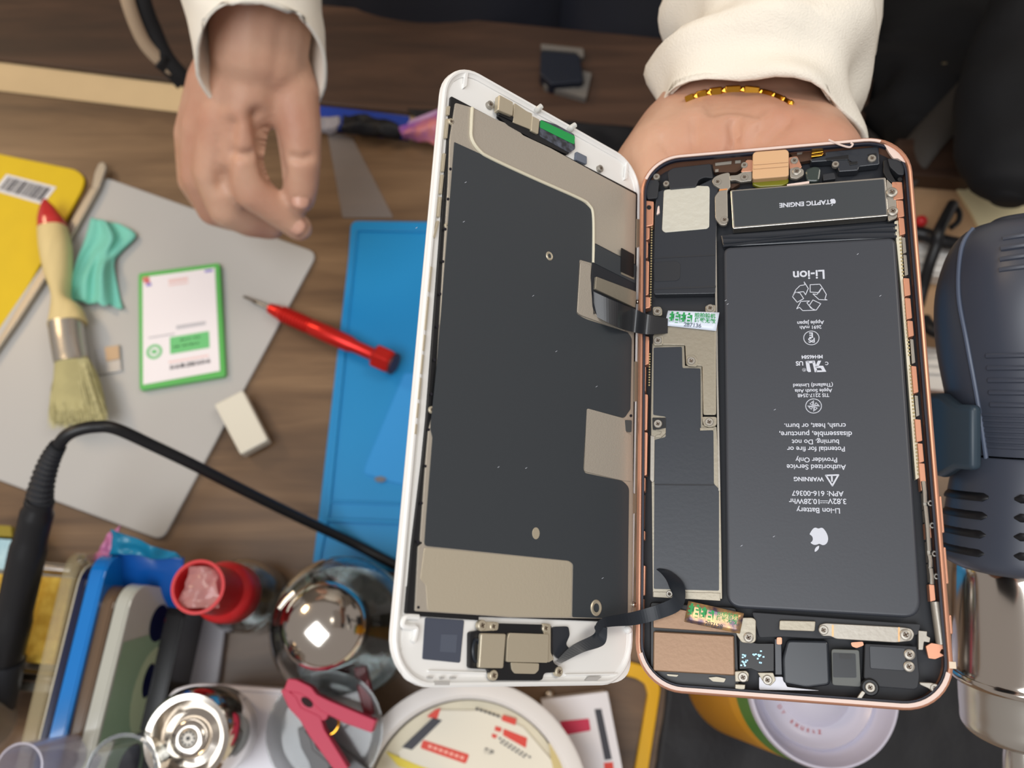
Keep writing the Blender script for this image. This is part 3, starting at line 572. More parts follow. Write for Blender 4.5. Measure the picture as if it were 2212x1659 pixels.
plate(DF, 'lower_plate', mat('nickel_plate', '#c9bfaa', .32, .4, bump=.06, bscale=1500), [(917, 1182), (1229, 1212), (1236, 1219), (1234, 1333), (1105, 1332), (1050, 1328), (924, 1320), (920, 1262), (908, 1252)], .75, .9, pd, r=6, bevel=.08)
def ringat(fr, par, x, y, z, r, m, name, in_=.55):
    bm = BM(); R = r*mm; lathe(bm, [(R, -.0004), (R, 0), (R*.85, .0002), (R*in_, .0001), (R*in_, -.0003)], (0, 0, 0), seg=24)
    bmesh.ops.translate(bm, verts=bm.verts, vec=fr.loc(x, y, z*mm)); link(name, bm, m, par, local=True, smooth=True)
    bm = BM(); lathe(bm, [(R*in_, 0), (0, 0)], fr.loc(x, y, (z-.1)*mm), seg=20); link('hole', bm, m_blk, par, local=True)
ringat(DF, pd, 1187, 553, 1.0, 1.3, m_sat2, 'grommet', .5); ringat(DF, pd, 1288, 1313, 1.0, 2.1, m_sat2, 'grommet', .55)
plate(DF, 'slot_hole', m_sat2, [(1158+8*math.cos(a), 1152+13*math.sin(a)) for a in [k*math.pi/8 for k in range(16)]], .9, 1.05, pd, bevel=.05)
# display connectors on the right
plate(DF, 'connector_tape', m_blk2, [(1284, 524), (1376, 572), (1370, 718), (1282, 684), (1276, 620)], .8, 1.2, pd, r=5, bevel=.1)
plate(DF, 'connector_tape', m_film, [(1286, 527), (1374, 573), (1372, 612), (1284, 568)], 1.2, 1.35, pd, r=3)
plate(DF, 'side_bracket', m_shield, [(1254, 564), (1277, 573), (1276, 600), (1278, 625), (1280, 665), (1290, 682), (1350, 708), (1352, 716), (1256, 681), (1247, 675)], .95, 1.2, pd, r=6, bevel=.08)
plate(DF, 'connector_cover', m_bs, [(1288, 597), (1375, 630), (1373, 665), (1286, 624)], 1.2, 2.0, pd, r=2, bevel=.12)
plates(DF, 'square_sticker', m_blk, [[(1342, 535), (1370, 550), (1369, 600), (1341, 587)]], 1.35, 1.5, pd, r=2)
plates(DF, 'square_sticker', m_bs, [[(1342, 586), (1370, 598), (1370, 604), (1342, 592)]], 1.35, 1.45, pd)
# upper sensor row
plate(DF, 'sensor_can', m_sat2, [(1079, 204), (1109, 220), (1108, 250), (1076, 237)], .2, 2.2, pd, r=3, bevel=.3)
plate(DF, 'sensor_block', m_blk, [(1076, 238), (1110, 252), (1108, 262), (1078, 248)], .2, 1.2, pd, bevel=.1)
plate(DF, 'ear_bracket', m_sat2, [(1112, 222), (1138, 240), (1150, 245), (1148, 280), (1108, 264)], .3, 1.2, pd, r=3, bevel=.12)
plate(DF, 'ear_bracket', m_sat2, [(1150, 250), (1166, 258), (1163, 290), (1147, 282)], .3, 1.5, pd, r=3, bevel=.2)
gs = plate(DF, 'green_sticker', mat('grey_foil', '#5b6271', .35, col2='#2e3036', nscale=500), [(1168, 258), (1200, 268), (1241, 290), (1243, 322), (1230, 330), (1166, 294)], .3, 1.0, pd, r=4, bevel=.1)
plate(DF, 'green_stripe', mat('bright_green', '#1d9c4e', .45), [(1168, 259), (1242, 294), (1241, 312), (1228, 306), (1166, 275)], 1.0, 1.1, gs, r=3)
plate(DF, 'dark_flex', m_blk, [(1078, 240), (1160, 288), (1230, 330), (1226, 334), (1150, 300), (1100, 272), (1076, 252)], .1, .9, pd, r=2)
plate(DF, 'grey_pad', mat('slate_plastic', '#6a7280', .5), [(1246, 327), (1268, 338), (1268, 355), (1244, 345)], -.3, .6, pd, r=2, bevel=.1)
for x, y, dx in ((1165, 233, 6), (1236, 274, 8)):
    bm = BM(); tubeb(bm, spline([DF.loc(x-6, y+6, 0), DF.loc(x, y, 1.2*mm), DF.loc(x+dx, y-5, 1.8*mm)], 4), [.0009]*4+[.0008]*4+[.0005], 10)
    link('light_guide_peg', bm, mat('clear_plastic', '#f4f4f0', .1, trans=.5), pd, smooth=True, local=True)
make_screw(DF, pd, 1061, 225, .7, 1.1); make_screw(DF, pd, 1299, 363, .7, 1.1)
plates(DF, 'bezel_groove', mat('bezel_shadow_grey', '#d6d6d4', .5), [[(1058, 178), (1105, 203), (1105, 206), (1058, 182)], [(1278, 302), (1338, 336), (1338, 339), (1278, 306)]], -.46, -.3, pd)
for P in ([(1006, 155), (1012, 152), (1008, 185), (1002, 190)], [(1354, 352), (1358, 350), (1355, 385), (1350, 388)]): plate(DF, 'bezel_rib', m_white, P, -.5, .3, pd, r=1, bevel=.1)
# bottom: home button assembly
plate(DF, 'dark_pad', mat('slate_pad', '#4b5160', .45), [(919, 1334), (1003, 1340), (994, 1432), (913, 1424)], -.5, -.2, pd, r=4, bevel=.05)
plate(DF, 'pad_square', mat('slate_pad2', '#565d6c', .5), [(953, 1370), (988, 1371), (985, 1410), (950, 1408)], -.2, -.15, pd)
plate(DF, 'bottom_frame_bar', m_blk, [(886, 1322), (1034, 1330), (1034, 1340), (886, 1330)], -.3, .3, pd)
hb = plate(DF, 'home_button_base', m_blk, [(1015, 1365), (1038, 1362), (1060, 1346), (1192, 1350), (1196, 1432), (1215, 1444), (1210, 1452), (1176, 1454), (1172, 1470), (1062, 1470), (1056, 1446), (1014, 1444)], -.4, .8, pd, r=6, bevel=.2)
plate(DF, 'home_button_plate', m_sat2, [(1040, 1368), (1094, 1369), (1088, 1444), (1035, 1443)], .8, 2.0, hb, r=4, bevel=.4, seg=3)
plate(DF, 'home_button_plate', m_sat2, [(1100, 1367), (1186, 1370), (1184, 1432), (1094, 1430), (1096, 1380)], .8, 1.6, hb, r=4, bevel=.15)
plate(DF, 'plate_tab', m_sat2, [(1104, 1431), (1165, 1433), (1164, 1448), (1156, 1456), (1112, 1455), (1106, 1447)], .8, 1.2, hb, r=3, bevel=.1)
plate(DF, 'screw_bracket', m_sat2, [(1034, 1342), (1078, 1344), (1076, 1362), (1036, 1364)], .2, 1.1, pd, r=5, bevel=.12)
plate(DF, 'screw_bracket', m_sat2, [(1172, 1346), (1190, 1348), (1190, 1410), (1198, 1424), (1184, 1432)], .4, 1.1, pd, r=4, bevel=.12)
bm = BM(); tubeb(bm, [DF.loc(1029+7*math.cos(a), 1405+24*math.sin(a), .9*mm) for a in [k*math.pi/12 for k in range(24)]], .0004, 6, closed=True); link('button_ring', bm, m_flex, hb, smooth=True, local=True)
for x, y, r in ((1043, 1351, 1.25), (1067, 1353, 1.05), (1180, 1357, 1.1), (1068, 1459, 1.2), (1209, 1451, 1.25)): make_screw(DF, pd, x, y, 1.3, r, m_sat2)
plate(DF, 'button_flex', m_tape, [(1194, 1354), (1228, 1353), (1231, 1372), (1222, 1392), (1238, 1410), (1224, 1426), (1206, 1424), (1192, 1406)], -.3, .2, pd, r=6)
bm = BM(); tubeb(bm, spline([DF.loc(x, y, .1*mm) for x, y in ((903, 1333), (880, 1332), (872, 1338), (870, 1350), (882, 1354), (898, 1356), (896, 1375), (892, 1386))], 4), .0007, 8); link('bezel_hook', bm, m_white, pd, smooth=True, local=True)
plates(DF, 'bezel_slot', mat('slot_grey', '#b5b3b0', .5), [[(938, 1472), (972, 1472), (971, 1480), (939, 1480)], [(925, 1462), (936, 1463), (935, 1466), (925, 1465)], [(952, 1463), (960, 1463), (960, 1466), (952, 1466)], [(975, 1463), (986, 1463), (985, 1466), (974, 1466)], [(1272, 1462), (1300, 1462), (1290, 1470), (1264, 1470)]], -.45, .36, pd)
for P in ([(926, 1448), (1050, 1452), (1050, 1456), (926, 1452)], [(1222, 1456), (1340, 1454), (1340, 1458), (1222, 1460)]): plate(DF, 'bezel_step', m_white, P, -.5, .1, pd, r=1, bevel=.15)
bm = BM(); bmesh.ops.create_icosphere(bm, subdivisions=3, radius=.0011, matrix=M.Translation(DF.loc(1357, 1360, .2*mm))); link('bezel_peg', bm, m_white, pd, local=True, smooth='all')
for a, b in ((472, 535), (780, 868), (1065, 1110)):
    f_ = lambda y: 1380-.013*(y-430)
    plate(DF, 'edge_clip', m_sat2, [(f_(a)-4, a), (f_(a)+3, a+2), (f_(b)+3, b-2), (f_(b)-4, b)], -.5, .5, pd, r=2, bevel=.1)
bm = BM(); bmesh.ops.create_icosphere(bm, subdivisions=2, radius=.0007, matrix=M.Translation(DF.loc(1377, 652, .9*mm))); bmesh.ops.create_icosphere(bm, subdivisions=2, radius=.0008, matrix=M.Translation(DF.loc(1369, 1306, .9*mm))); link('solder_ball', bm, m_chrome, pd, local=True, smooth='all')
# flex cables bridging both halves (part of the display)
def dd(fr, x, y, z):
    r_ = ray(x, y); return (fr.world(fr.loc(x, y, z*mm))-CAM).length/r_.length
def ribbon(name, E, m, par, th=.00022):
    """E: list of (left px, right px, depth)"""
    A = spline([dep(*l, d) for l, r_, d in E], 10); B = spline([dep(*r_, d) for l, r_, d in E], 10)
    inv = lambda p: DF.R.transposed() @ (p-DF.O); bm = BM()
    a = [bm.verts.new(inv(p)) for p in A]; b = [bm.verts.new(inv(p)) for p in B]
    for k in range(len(a)-1): bm.faces.new((a[k], a[k+1], b[k+1], b[k]))
    o = link(name, bm, m, par, local=True); s = o.modifiers.new('s', 'SOLIDIFY'); s.thickness = th; s.offset = 0; return o
d0, d1 = dd(DF, 1290, 660, 1.6), dd(BF, 1440, 700, -.8)
m_fs = mat('glossy_flex', '#2b2c2f', .32, spec=.6)
ribbon('display_flex', [((1282, 630), (1284, 682), d0), ((1330, 652), (1330, 705), d0), ((1370, 667), (1366, 717), dd(DF, 1366, 690, 2.6)), ((1402, 680), (1398, 722), dd(BF, 1400, 700, 2.6)), ((1442, 688), (1442, 720), d1)], m_fs, pd)
e = [((1201, 1428), (1212, 1433), dd(DF, 1206, 1430, 1.2)), ((1236, 1394), (1258, 1410), dd(DF, 1245, 1402, 3.0)), ((1282, 1370), (1305, 1392), dd(DF, 1295, 1380, 5.0)), ((1284, 1352), (1312, 1356), dd(DF, 1300, 1352, 6)),]
ribbon('home_button_flex', e, m_flex, pd)
ribbon('home_button_flex', [((1284, 1356), (1292, 1376), dd(DF, 1290, 1365, 6.0)), ((1302, 1335), (1306, 1356), dd(DF, 1304, 1345, 6.2)), ((1366, 1322), (1372, 1350), dd(DF, 1369, 1335, 6.5)), ((1420, 1306), (1428, 1336), dd(BF, 1425, 1320, 4.5)),
    ((1452, 1290), (1468, 1318), dd(BF, 1460, 1305, 3.8)), ((1446, 1268), (1480, 1290), dd(BF, 1465, 1278, 2.6)), ((1438, 1250), (1474, 1258), dd(BF, 1455, 1256, .6)), ((1426, 1236), (1448, 1234), dd(BF, 1437, 1236, -1.0)), ((1418, 1230), (1424, 1228), dd(BF, 1421, 1229, -1.8))], m_flex, pd)
# ================================================================== PERSON
def capsule(bm, a, b, ra, rb, n=14):
    """tapered limb piece with round ends"""
    a, b = V(a), V(b); ax = b-a; L = ax.length
    if L < 1e-6: bmesh.ops.create_icosphere(bm, subdivisions=3, radius=ra, matrix=M.Translation(a)); return
    ax.normalize(); prof = [(ra*math.sin(math.pi/2*k/5), -ra*math.cos(math.pi/2*k/5)) for k in range(6)] + [(rb*math.cos(math.pi/2*k/5), L+rb*math.sin(math.pi/2*k/5)) for k in range(6)]
    prof[0] = (0, -ra); prof[-1] = (0, L+rb); lathe(bm, prof, a, ax, n)
def chain(bm, P):
    for (a, ra), (b, rb) in zip(P, P[1:]): capsule(bm, a, b, ra, rb)
def D(x, y, d): return dep(x, y, d)
m_skin = mat('skin', '#cda58c', .48, col2='#bd8b74', nscale=22, bump=.15, bscale=420, sss=.12)
sk = BM()
# person's right hand (left in the photo): reaching down, thumb and index finger closing
wr = D(560, 60, .425)
chain(sk, [(D(470, -520, .40), .036), (D(520, -200, .41), .030), (D(552, 30, .425), .0235), (D(548, 110, .432), .0225)])
chain(sk, [(D(590, 60, .43), .020), (D(585, 130, .436), .019)])
for k, (x, y, d, r) in enumerate(((528, 262, .442, .0135), (478, 262, .447, .0135), (440, 272, .455, .0125), (420, 292, .466, .0115))):
    chain(sk, [(D(555-12*k, 110, .434+.004*k), .019), (D((555-12*k+x)/2, 185, .438+.004*k), .0165), (D(x, y, d), r)])
capsule(sk, D(520, 200, .445), D(590, 190, .45), .017, .014)
chain(sk, [(D(600, 120, .44), .0155), (D(632, 205, .446), .0145), (D(645, 275, .45), .0125), (D(650, 345, .455), .0112), (D(650, 405, .462), .0098), (D(649, 428, .465), .0085)])   # thumb
chain(sk, [(D(528, 262, .442), .0130), (D(520, 350, .450), .0118), (D(548, 415, .458), .0108), (D(604, 457, .468), .0094), (D(646, 492, .476), .0078)])   # index finger
chain(sk, [(D(478, 262, .447), .0132), (D(462, 370, .458), .0116), (D(490, 452, .470), .0106), (D(540, 478, .482), .0094), (D(585, 490, .492), .008)])
chain(sk, [(D(440, 272, .455), .0122), (D(430, 380, .470), .0110), (D(462, 452, .486), .0100), (D(510, 470, .498), .0088), (D(545, 474, .506), .0078)])
chain(sk, [(D(420, 292, .466), .0112), (D(420, 390, .486), .0098), (D(448, 440, .500), .0086), (D(490, 452, .508), .0076)])
# person's left hand (right in the photo): palm up under the phone body
PZ = lambda x, y, off: dd(BF, x, y, -7.0)+off
chain(sk, [(D(1720, -600, .44), .040), (D(1690, -250, .39), .032), (D(1625, 120, .325), .0215), (D(1610, 205, .308), .0200)])
chain(sk, [(D(1590, -250, .39), .028), (D(1585, 120, .325), .0210), (D(1570, 215, .307), .0195)])
for k, (x0, x, d) in enumerate(((1545, 1436, .2915), (1570, 1500, .292), (1595, 1570, .292), (1615, 1640, .292), (1640, 1705, .292), (1660, 1762, .293))):
    y = (352, 330, 322, 322, 334, 352)[k]
    chain(sk, [(D(x0, 218, .303), .0185), (D((x0+x)/2, 285, .297), .0165), (D(x, y, PZ(x, y, .0165)), .0155), (D(x+6, 520, PZ(x, 520, .0155)), .0148), (D(x+10, 680, PZ(x, 680, .0135)), .0125)])
for k, (x, L) in enumerate(((1470, 1.0), (1568, 1.1), (1668, 1.02), (1762, .82))):       # four fingers flat under the phone
    y = 700
    pts = []
    for j, (f, r) in enumerate(((0, .0120), (.42, .0108), (.72, .0098), (.97, .0080))):
        xx = x+(x-1610)*.12*f; yy = y+430*L*f; pts.append((D(xx, yy, PZ(xx, yy, r+.0015+.004*math.sin(math.pi*f))), r))
    chain(sk, pts)
chain(sk, [(D(1470, 300, .298), .0165), (D(1418, 380, PZ(1418, 380, .020)), .0160), (D(1378, 480, PZ(1378, 480, .024)), .0135), (D(1350, 600, PZ(1350, 600, .030)), .0115), (D(1335, 700, PZ(1335, 700, .034)), .0088)])  # thumb behind the hinge
# arms meet in the trunk beyond the frame
sl, sr = V((-.19, .60, 1.16)), V((.22, .60, 1.16))
chain(sk, [(D(470, -520, .40), .036), (V((-.24, .42, 1.10)), .042), (sl, .05)]); chain(sk, [(D(1680, -560, .44), .040), (V((.25, .40, 1.14)), .042), (sr, .05)])
chain(sk, [(sl, .05), (V((0, .64, 1.18)), .07), (sr, .05)]); chain(sk, [(V((0, .64, 1.18)), .08), (V((0, .68, .95)), .09), (V((0, .70, .72)), .10)])
bmesh.ops.recalc_face_normals(sk, faces=sk.faces)
me = bpy.data.meshes.new('body_src'); sk.to_mesh(me); sk.free(); tmp = bpy.data.objects.new('tmp', me); COL.objects.link(tmp)
rm = tmp.modifiers.new('r', 'REMESH'); rm.mode = 'VOXEL'; rm.voxel_size = .0018; sm = tmp.modifiers.new('s', 'SMOOTH'); sm.iterations = 7; sm.factor = .55
bpy.context.view_layer.update(); bme = bpy.data.meshes.new_from_object(tmp.evaluated_get(bpy.context.evaluated_depsgraph_get()))
bpy.data.objects.remove(tmp)
import numpy as np
co = np.empty(len(bme.vertices)*3); bme.vertices.foreach_get('co', co); co = co.reshape(-1, 3)
nr = np.empty(len(bme.vertices)*3); bme.vertex_normals.foreach_get('vector', nr); nr = nr.reshape(-1, 3)
# photo-plane position of each vertex, used only to know where the creases of the palm lie
def crease(P, depth, wd, d):
    global co
    Q = np.array([D(x, y, d)[:] for x, y in P])
    S = np.array([p[:] for p in spline([V(q) for q in Q], 10)])
    near = np.where(np.linalg.norm(co-S.mean(0), axis=1) < .08)[0]
    view = np.array(CAM[:]); best = np.full(len(near), 9.)
    for s in S:
        u = (s-view)/np.linalg.norm(s-view); w = co[near]-view; t = w@u
        best = np.minimum(best, np.linalg.norm(w-np.outer(t, u), axis=1))
    wd *= 1.35; depth *= 2.2; up = nr[near]@((view-S.mean(0))/np.linalg.norm(view-S.mean(0))) > .1
    amt = depth*np.exp(-(best/wd)**2)*up; co[near] -= nr[near]*amt[:, None]
for P, a, w in (([(1585, 262), (1588, 300), (1580, 335)], .0016, .0016), ([(1655, 262), (1632, 290), (1618, 325)], .0010, .0013), ([(1700, 262), (1668, 290), (1648, 312)], .0009, .0013), ([(1500, 262), (1505, 285), (1502, 310)], .0010, .0014),
    ([(1540, 232), (1580, 226), (1640, 236)], .0011, .0018), ([(1430, 300), (1455, 335), (1452, 350)], .0008, .0014)): crease(P, a, w, .285)
for P, a, w in (([(500, 330), (520, 336), (545, 334)], .0012, .0020), ([(632, 340), (650, 344), (668, 340)], .0009, .0018), ([(556, 255), (572, 300), (590, 370)], .0030, .0035), ([(498, 270), (490, 330), (478, 400)], .0016, .003)): crease(P, a, w, .44)
bme.vertices.foreach_set('co', co.ravel()); bme.update()
for p in bme.polygons: p.use_smooth = True
bme.materials.clear(); bme.materials.append(m_skin)
person = bpy.data.objects.new('person', bme); COL.objects.link(person)
tag(person, 'person in cream knit sweater and navy trousers holding a phone on one palm', 'person')
def nail(c, n, t, L, wd):
    """fingernail plate at c, outward normal n, pointing along t"""
    n = V(n).normalized(); t = V(t); t = (t-n*t.dot(n)).normalized(); s = n.cross(t); bm = BM(); G = []
    for j in range(7):
        row = []
        for i in range(7):
            u, v = (i-3)/3, (j-3)/3; k = math.sqrt(max(0, 1-.55*abs(v)**4)); row.append(bm.verts.new(V(c)+s*(u*wd/2*k)+t*(v*L/2)-n*(u*u*wd*.22)))
        G.append(row)
    for j in range(6):
        for i in range(6): bm.faces.new((G[j][i], G[j][i+1], G[j+1][i+1], G[j+1][i]))
    o = link('fingernail', bm, mat('nail', '#cb9c88', .3), person, smooth='all'); so = o.modifiers.new('s', 'SOLIDIFY'); so.thickness = .0006
for (a, b, r) in (((650, 405, .462), (649, 432, .4655), .0092), ((604, 457, .468), (646, 492, .476), .0082)):
    A, B = D(*a), D(*b); n = (CAM-B).normalized(); nail(A.lerp(B, .75)+n*(r+.0002), n, B-A, .013, .011)
# loft for cloth
def loft(name, m, R, parent, nseg=48, fold=0, fscale=40, seed=0, cap=False, thick=.002, slant=0):
    """R: (centre, half width across the view, half depth)"""
    C = [V(r_[0]) for r_ in R]; CS = spline(C, 6); n = len(CS); bm = BM(); rings = []
    for i, c in enumerate(CS):
        s = i/6; k = min(int(s), len(R)-2); f = s-k; f = f*f*(3-2*f)
        a = R[k][1]*(1-f)+R[k+1][1]*f; b = R[k][2]*(1-f)+R[k+1][2]*f
        t = (CS[min(i+1, n-1)]-CS[max(i-1, 0)]).normalized(); v = (CAM-c); v = (v-t*v.dot(t)).normalized(); u = t.cross(v)
        row = []
        for q in range(nseg):
            an = 2*math.pi*q/nseg; p = c+u*math.cos(an)*a+v*math.sin(an)*b-t*(slant*max(0, (s-(len(R)-2.6))/1.6)**1.3*(math.sin(an)+.1))
            if fold:
                d = (p-c).normalized(); g = noise.noise(V((seed, 0, 0))+V((p.x*fscale*.5, p.y*fscale*1.0, p.z*fscale*.6))); g = 1-abs(g)*2.2
                p += d*fold*(g*.9+.5*noise.noise(p*fscale*1.9))
            row.append(bm.verts.new(p))
        rings.append(row)
    for i in range(n-1):
        A, B = rings[i], rings[i+1]
        for q in range(nseg): bm.faces.new((A[q], A[(q+1) % nseg], B[(q+1) % nseg], B[q]))
    if cap: bm.faces.new(rings[-1]); bm.faces.new(rings[0][::-1])
    o = link(name, bm, m, parent, smooth='all')
    if not cap:
        so = o.modifiers.new('s', 'SOLIDIFY'); so.thickness = thick; so.offset = -1
    return o
m_knit = mat('cream_knit', '#efe9dc', .85, bump=.35, bscale=1400, noise_=.05, nscale=14)
def S(x, y, d, hw, hd=None): return (D(x, y, d), hw*d/F, (hd or hw*.8)*d/F)
loft('sweater', m_knit, [S(500, -560, .40, 190), S(525, -250, .405, 165), S(540, -60, .414, 148, 140), S(556, 60, .420, 136, 140), S(574, 160, .424, 128, 140)], person, fold=.0032, fscale=30, seed=3, slant=.023)
loft('sweater', m_knit, [S(1700, -600, .43, 235), S(1688, -240, .385, 205), S(1680, -40, .335, 176, 190), S(1668, 60, .318, 186, 190), S(1648, 140, .308, 192, 190), S(1624, 248, .302, 188, 175), S(1612, 324, .300, 203, 150)], person, fold=.011, fscale=30, seed=9, slant=.008)
loft('sweater', m_knit, [(V((0, .66, .80)), .19, .12), (V((0, .65, 1.0)), .21, .12), (V((0, .64, 1.16)), .23, .11), (V((0, .64, 1.24)), .12, .08)], person, fold=.006, fscale=14)
m_navy = mat('navy_cloth', '#10131f', .8, noise_=.25, nscale=16)
for s, (x0, x1) in enumerate(((-.05, -.055), (.12, .125))):
    loft('trousers', m_navy, [(V((x0, .72, .79)), .10, .08), (V((x0*1.1, .60, .77)), .10, .075), (V((x1, .49, .60)), .105, .085), (V((x1, .49, .30)), .07, .07), (V((x1, .49, .06)), .06, .06)], person, fold=.008, fscale=12, seed=s)
# gold bracelet on the wrist
bm = BM(); C0 = D(1600, 206, .305)
from mathutils.bvhtree import BVHTree
bvh = BVHTree.FromPolygons([v.co.copy() for v in bme.vertices], [tuple(p.vertices) for p in bme.polygons])
W0 = []
for x, y in ((1478, 218), (1500, 209), (1528, 201), (1560, 196), (1600, 194), (1640, 198), (1668, 205), (1690, 214), (1706, 222)):
    hit = bvh.ray_cast(CAM, ray(x, y).normalized())[0]; W0.append(hit-ray(x, y).normalized()*.0012)
Sx = spline(W0, 6)
for k in range(1, len(Sx)-5, 6):
    A_, B_ = Sx[k], Sx[min(k+5, len(Sx)-1)]; n = (CAM-A_).normalized(); t = (B_-A_).normalized(); s = n.cross(t)
    R = M((t, s, n)).transposed(); boxb(bm, (A_+B_)/2, ((B_-A_).length*1.0, .0032, .0016), R)
    bmesh.ops.create_icosphere(bm, subdivisions=1, radius=.0012, matrix=M.Translation(B_+t*.0006))
o = link('bracelet', bm, m_gold, person, bevel=.0006); o['label'] = 'gold link bracelet'

# ================================================================== ON THE WORKBENCH, LEFT
fo = thing('folder', 'yellow plastic folder with a barcode sticker at the left edge of the bench', 'folder', tab(60, 480))
tpoly('cover', mat('yellow_plastic', '#d9b800', .5, noise_=.04), [(-60, 320), (165, 366), (184, 384), (178, 408), (0, 726), (-120, 900), (-200, 420)], TZ, TZ+.003, fo, r=12, bevel=.0008)
lab = tpoly('barcode_label', mat('sticker_white', '#d9d8da', .5), [(14, 376), (122, 404), (92, 442), (-14, 411)], TZ+.003, TZ+.0034, fo)
bm = BM(); random.seed(5); x = 0.08
while x < .88:
    w = random.choice((.012, .02, .035, .05)); f = lambda s, t: tab((14*(1-s)+122*s)*(1-t)+(-14*(1-s)+92*s)*t, (376*(1-s)+404*s)*(1-t)+(411*(1-s)+442*s)*t, TZ+.0036)
    bm.faces.new([bm.verts.new(f(*q)) for q in ((x, .12), (x+w, .12), (x+w, .85), (x, .85))]); x += w+random.choice((.015, .025))
link('barcode', bm, mat('barcode_ink', '#33333b', .6), lab)
gm = thing('work_mat', 'large grey flat mat with rounded corners under brush, card and cloth', 'mat', tab(300, 700))
tpoly('mat_sheet', mat('grey_silicone', '#b5b4b2', .33, noise_=.05, nscale=7), [(222, 380), (686, 545), (350, 1168), (-170, 975), (-120, 880)], TZ, TZ+.0035, gm, r=22, bevel=.001)
Z1 = TZ+.0035
tw = thing('spudger', 'long silver metal pry tool lying between yellow folder and grey mat', 'tool', tab(120, 520, Z1))
tpoly('blade', m_satin, [(214, 350), (226, 350), (230, 362), (212, 412), (196, 412), (204, 372)], TZ+.005, TZ+.008, tw, r=5, bevel=.0006)
tpoly('shaft', mat('pale_metal', '#a89f90', .4, .4), [(196, 404), (212, 408), (150, 520), (40, 690), (-30, 790), (-36, 786), (34, 668), (130, 515)], TZ+.0045, TZ+.0085, tw, bevel=.0008)
# brush
br = thing('paint_brush', 'flat bristle brush with red tipped pale wooden handle on the grey mat', 'brush', tab(150, 700, Z1))
zb = Z1+.012; m_bw = mat('pale_wood', '#dcc78f', .5, noise_=.08, nscale=30, stretch=(8, 1, 1))
def hloft(name, m, rows, th, parent, ns=20, bristle=False):
    """flat rounded body through (left px, right px) rows lying at height zb"""
    L = spline([tab(*a, zb) for a, b in rows], 5); R = spline([tab(*b, zb) for a, b in rows], 5); bm = BM(); rings = []
    for i, (a, b) in enumerate(zip(L, R)):
        c = (a+b)/2; h = (b-a)/2; k = i/5; j = min(int(k), len(th)-2); t = th[j]*(1-(k-j))+th[j+1]*(k-j)
        rings.append([bm.verts.new(c+h*math.copysign(abs(math.cos(q*2*math.pi/ns))**.8, math.cos(q*2*math.pi/ns))+V((0, 0, t*math.copysign(abs(math.sin(q*2*math.pi/ns))**.8, math.sin(q*2*math.pi/ns))))) for q in range(ns)])
    for A, B in zip(rings, rings[1:]):
        for q in range(ns): bm.faces.new((A[q], A[(q+1) % ns], B[(q+1) % ns], B[q]))
    bm.faces.new(rings[0][::-1]); bm.faces.new(rings[-1]); return link(name, bm, m, parent, smooth=True)
hloft('handle_tip', mat('red_lacquer', '#c23230', .25, coat=.5), [((96, 436), (103, 432)), ((88, 455), (122, 450)), ((84, 478), (138, 474)), ((84, 500), (143, 490))], [.003, .006, .008, .008], br)
hloft('handle', m_bw, [((84, 498), (143, 489)), ((88, 540), (152, 530)), ((98, 590), (152, 585)), ((116, 640), (148, 638)), ((112, 680), (172, 660)), ((106, 708), (186, 692))], [.008, .0095, .009, .0085, .009, .0095], br)
hloft('ferrule', m_steel, [((107, 704), (178, 692)), ((112, 740), (183, 732)), ((118, 780), (190, 772)), ((121, 790), (192, 780))], [.0095, .0095, .009, .009], br)
hloft('bristle_core', mat('bristle', '#b5ad7c', .8, noise_=.2, nscale=60), [((122, 780), (190, 772)), ((118, 830), (212, 815)), ((110, 880), (226, 870)), ((116, 915), (226, 905))], [.008, .0085, .0075, .005], br)
bm = BM(); random.seed(11)
for k in range(700):
    s = random.random(); a = tab(124+64*s, 782-8*s, zb+random.uniform(-.006, .008)); y1 = random.uniform(895, 930); b = tab(106+126*s+random.uniform(-5, 5), y1-10*s, zb+random.uniform(-.006, .008))
    w = V((.00022, .0001, 0)); mid = (a+b)/2+V((random.uniform(-1, 1)*.0008, 0, random.uniform(-.001, .002)))
    v_ = [bm.verts.new(p) for p in (a-w, a+w, mid+w, b+w*.4, b-w*.4, mid-w)]; bm.faces.new(v_)
link('bristle_tuft', bm, mat('bristle_tip', '#d2cb98', .7, noise_=.35, nscale=300), br)['kind'] = 'stuff'
# mint cloth
bm = BM(); n = 26; G = []
Lc = [(196, 470), (182, 520), (166, 560), (152, 612), (148, 636), (152, 645)]; Rc = [(262, 485), (294, 508), (262, 545), (246, 570), (256, 640), (262, 665)]
Ls = spline([V((x, y, 0)) for x, y in Lc], 6); Rs = spline([V((x, y, 0)) for x, y in Rc], 6)
for j, (a, b) in enumerate(zip(Ls, Rs)):
    row = []
    for i in range(n):
        s = i/(n-1); p = a.lerp(b, s); v = j/(len(Ls)-1)
        z = Z1+.004+.006*math.exp(-((s-.72+.5*abs(v-.58))/.10)**2)+.0025*math.sin(s*15+v*4)*(.3+v)+.003*math.exp(-((v-.6)/.12)**2)
        if v > .95: p.y += 3*math.sin(s*22)
        row.append(bm.verts.new(tab(p.x, p.y, max(Z1+.0008, z))))
    G.append(row)
for j in range(len(G)-1):
    for i in range(n-1): bm.faces.new((G[j][i], G[j][i+1], G[j+1][i+1], G[j+1][i]))
o = link('cleaning_cloth', bm, mat('mint_cloth', '#7fcdbb', .85, bump=.3, bscale=900), smooth='all'); s = o.modifiers.new('s', 'SOLIDIFY'); s.thickness = .0012
tag(o, 'folded mint green cleaning cloth beside the wooden brush handle', 'cloth')
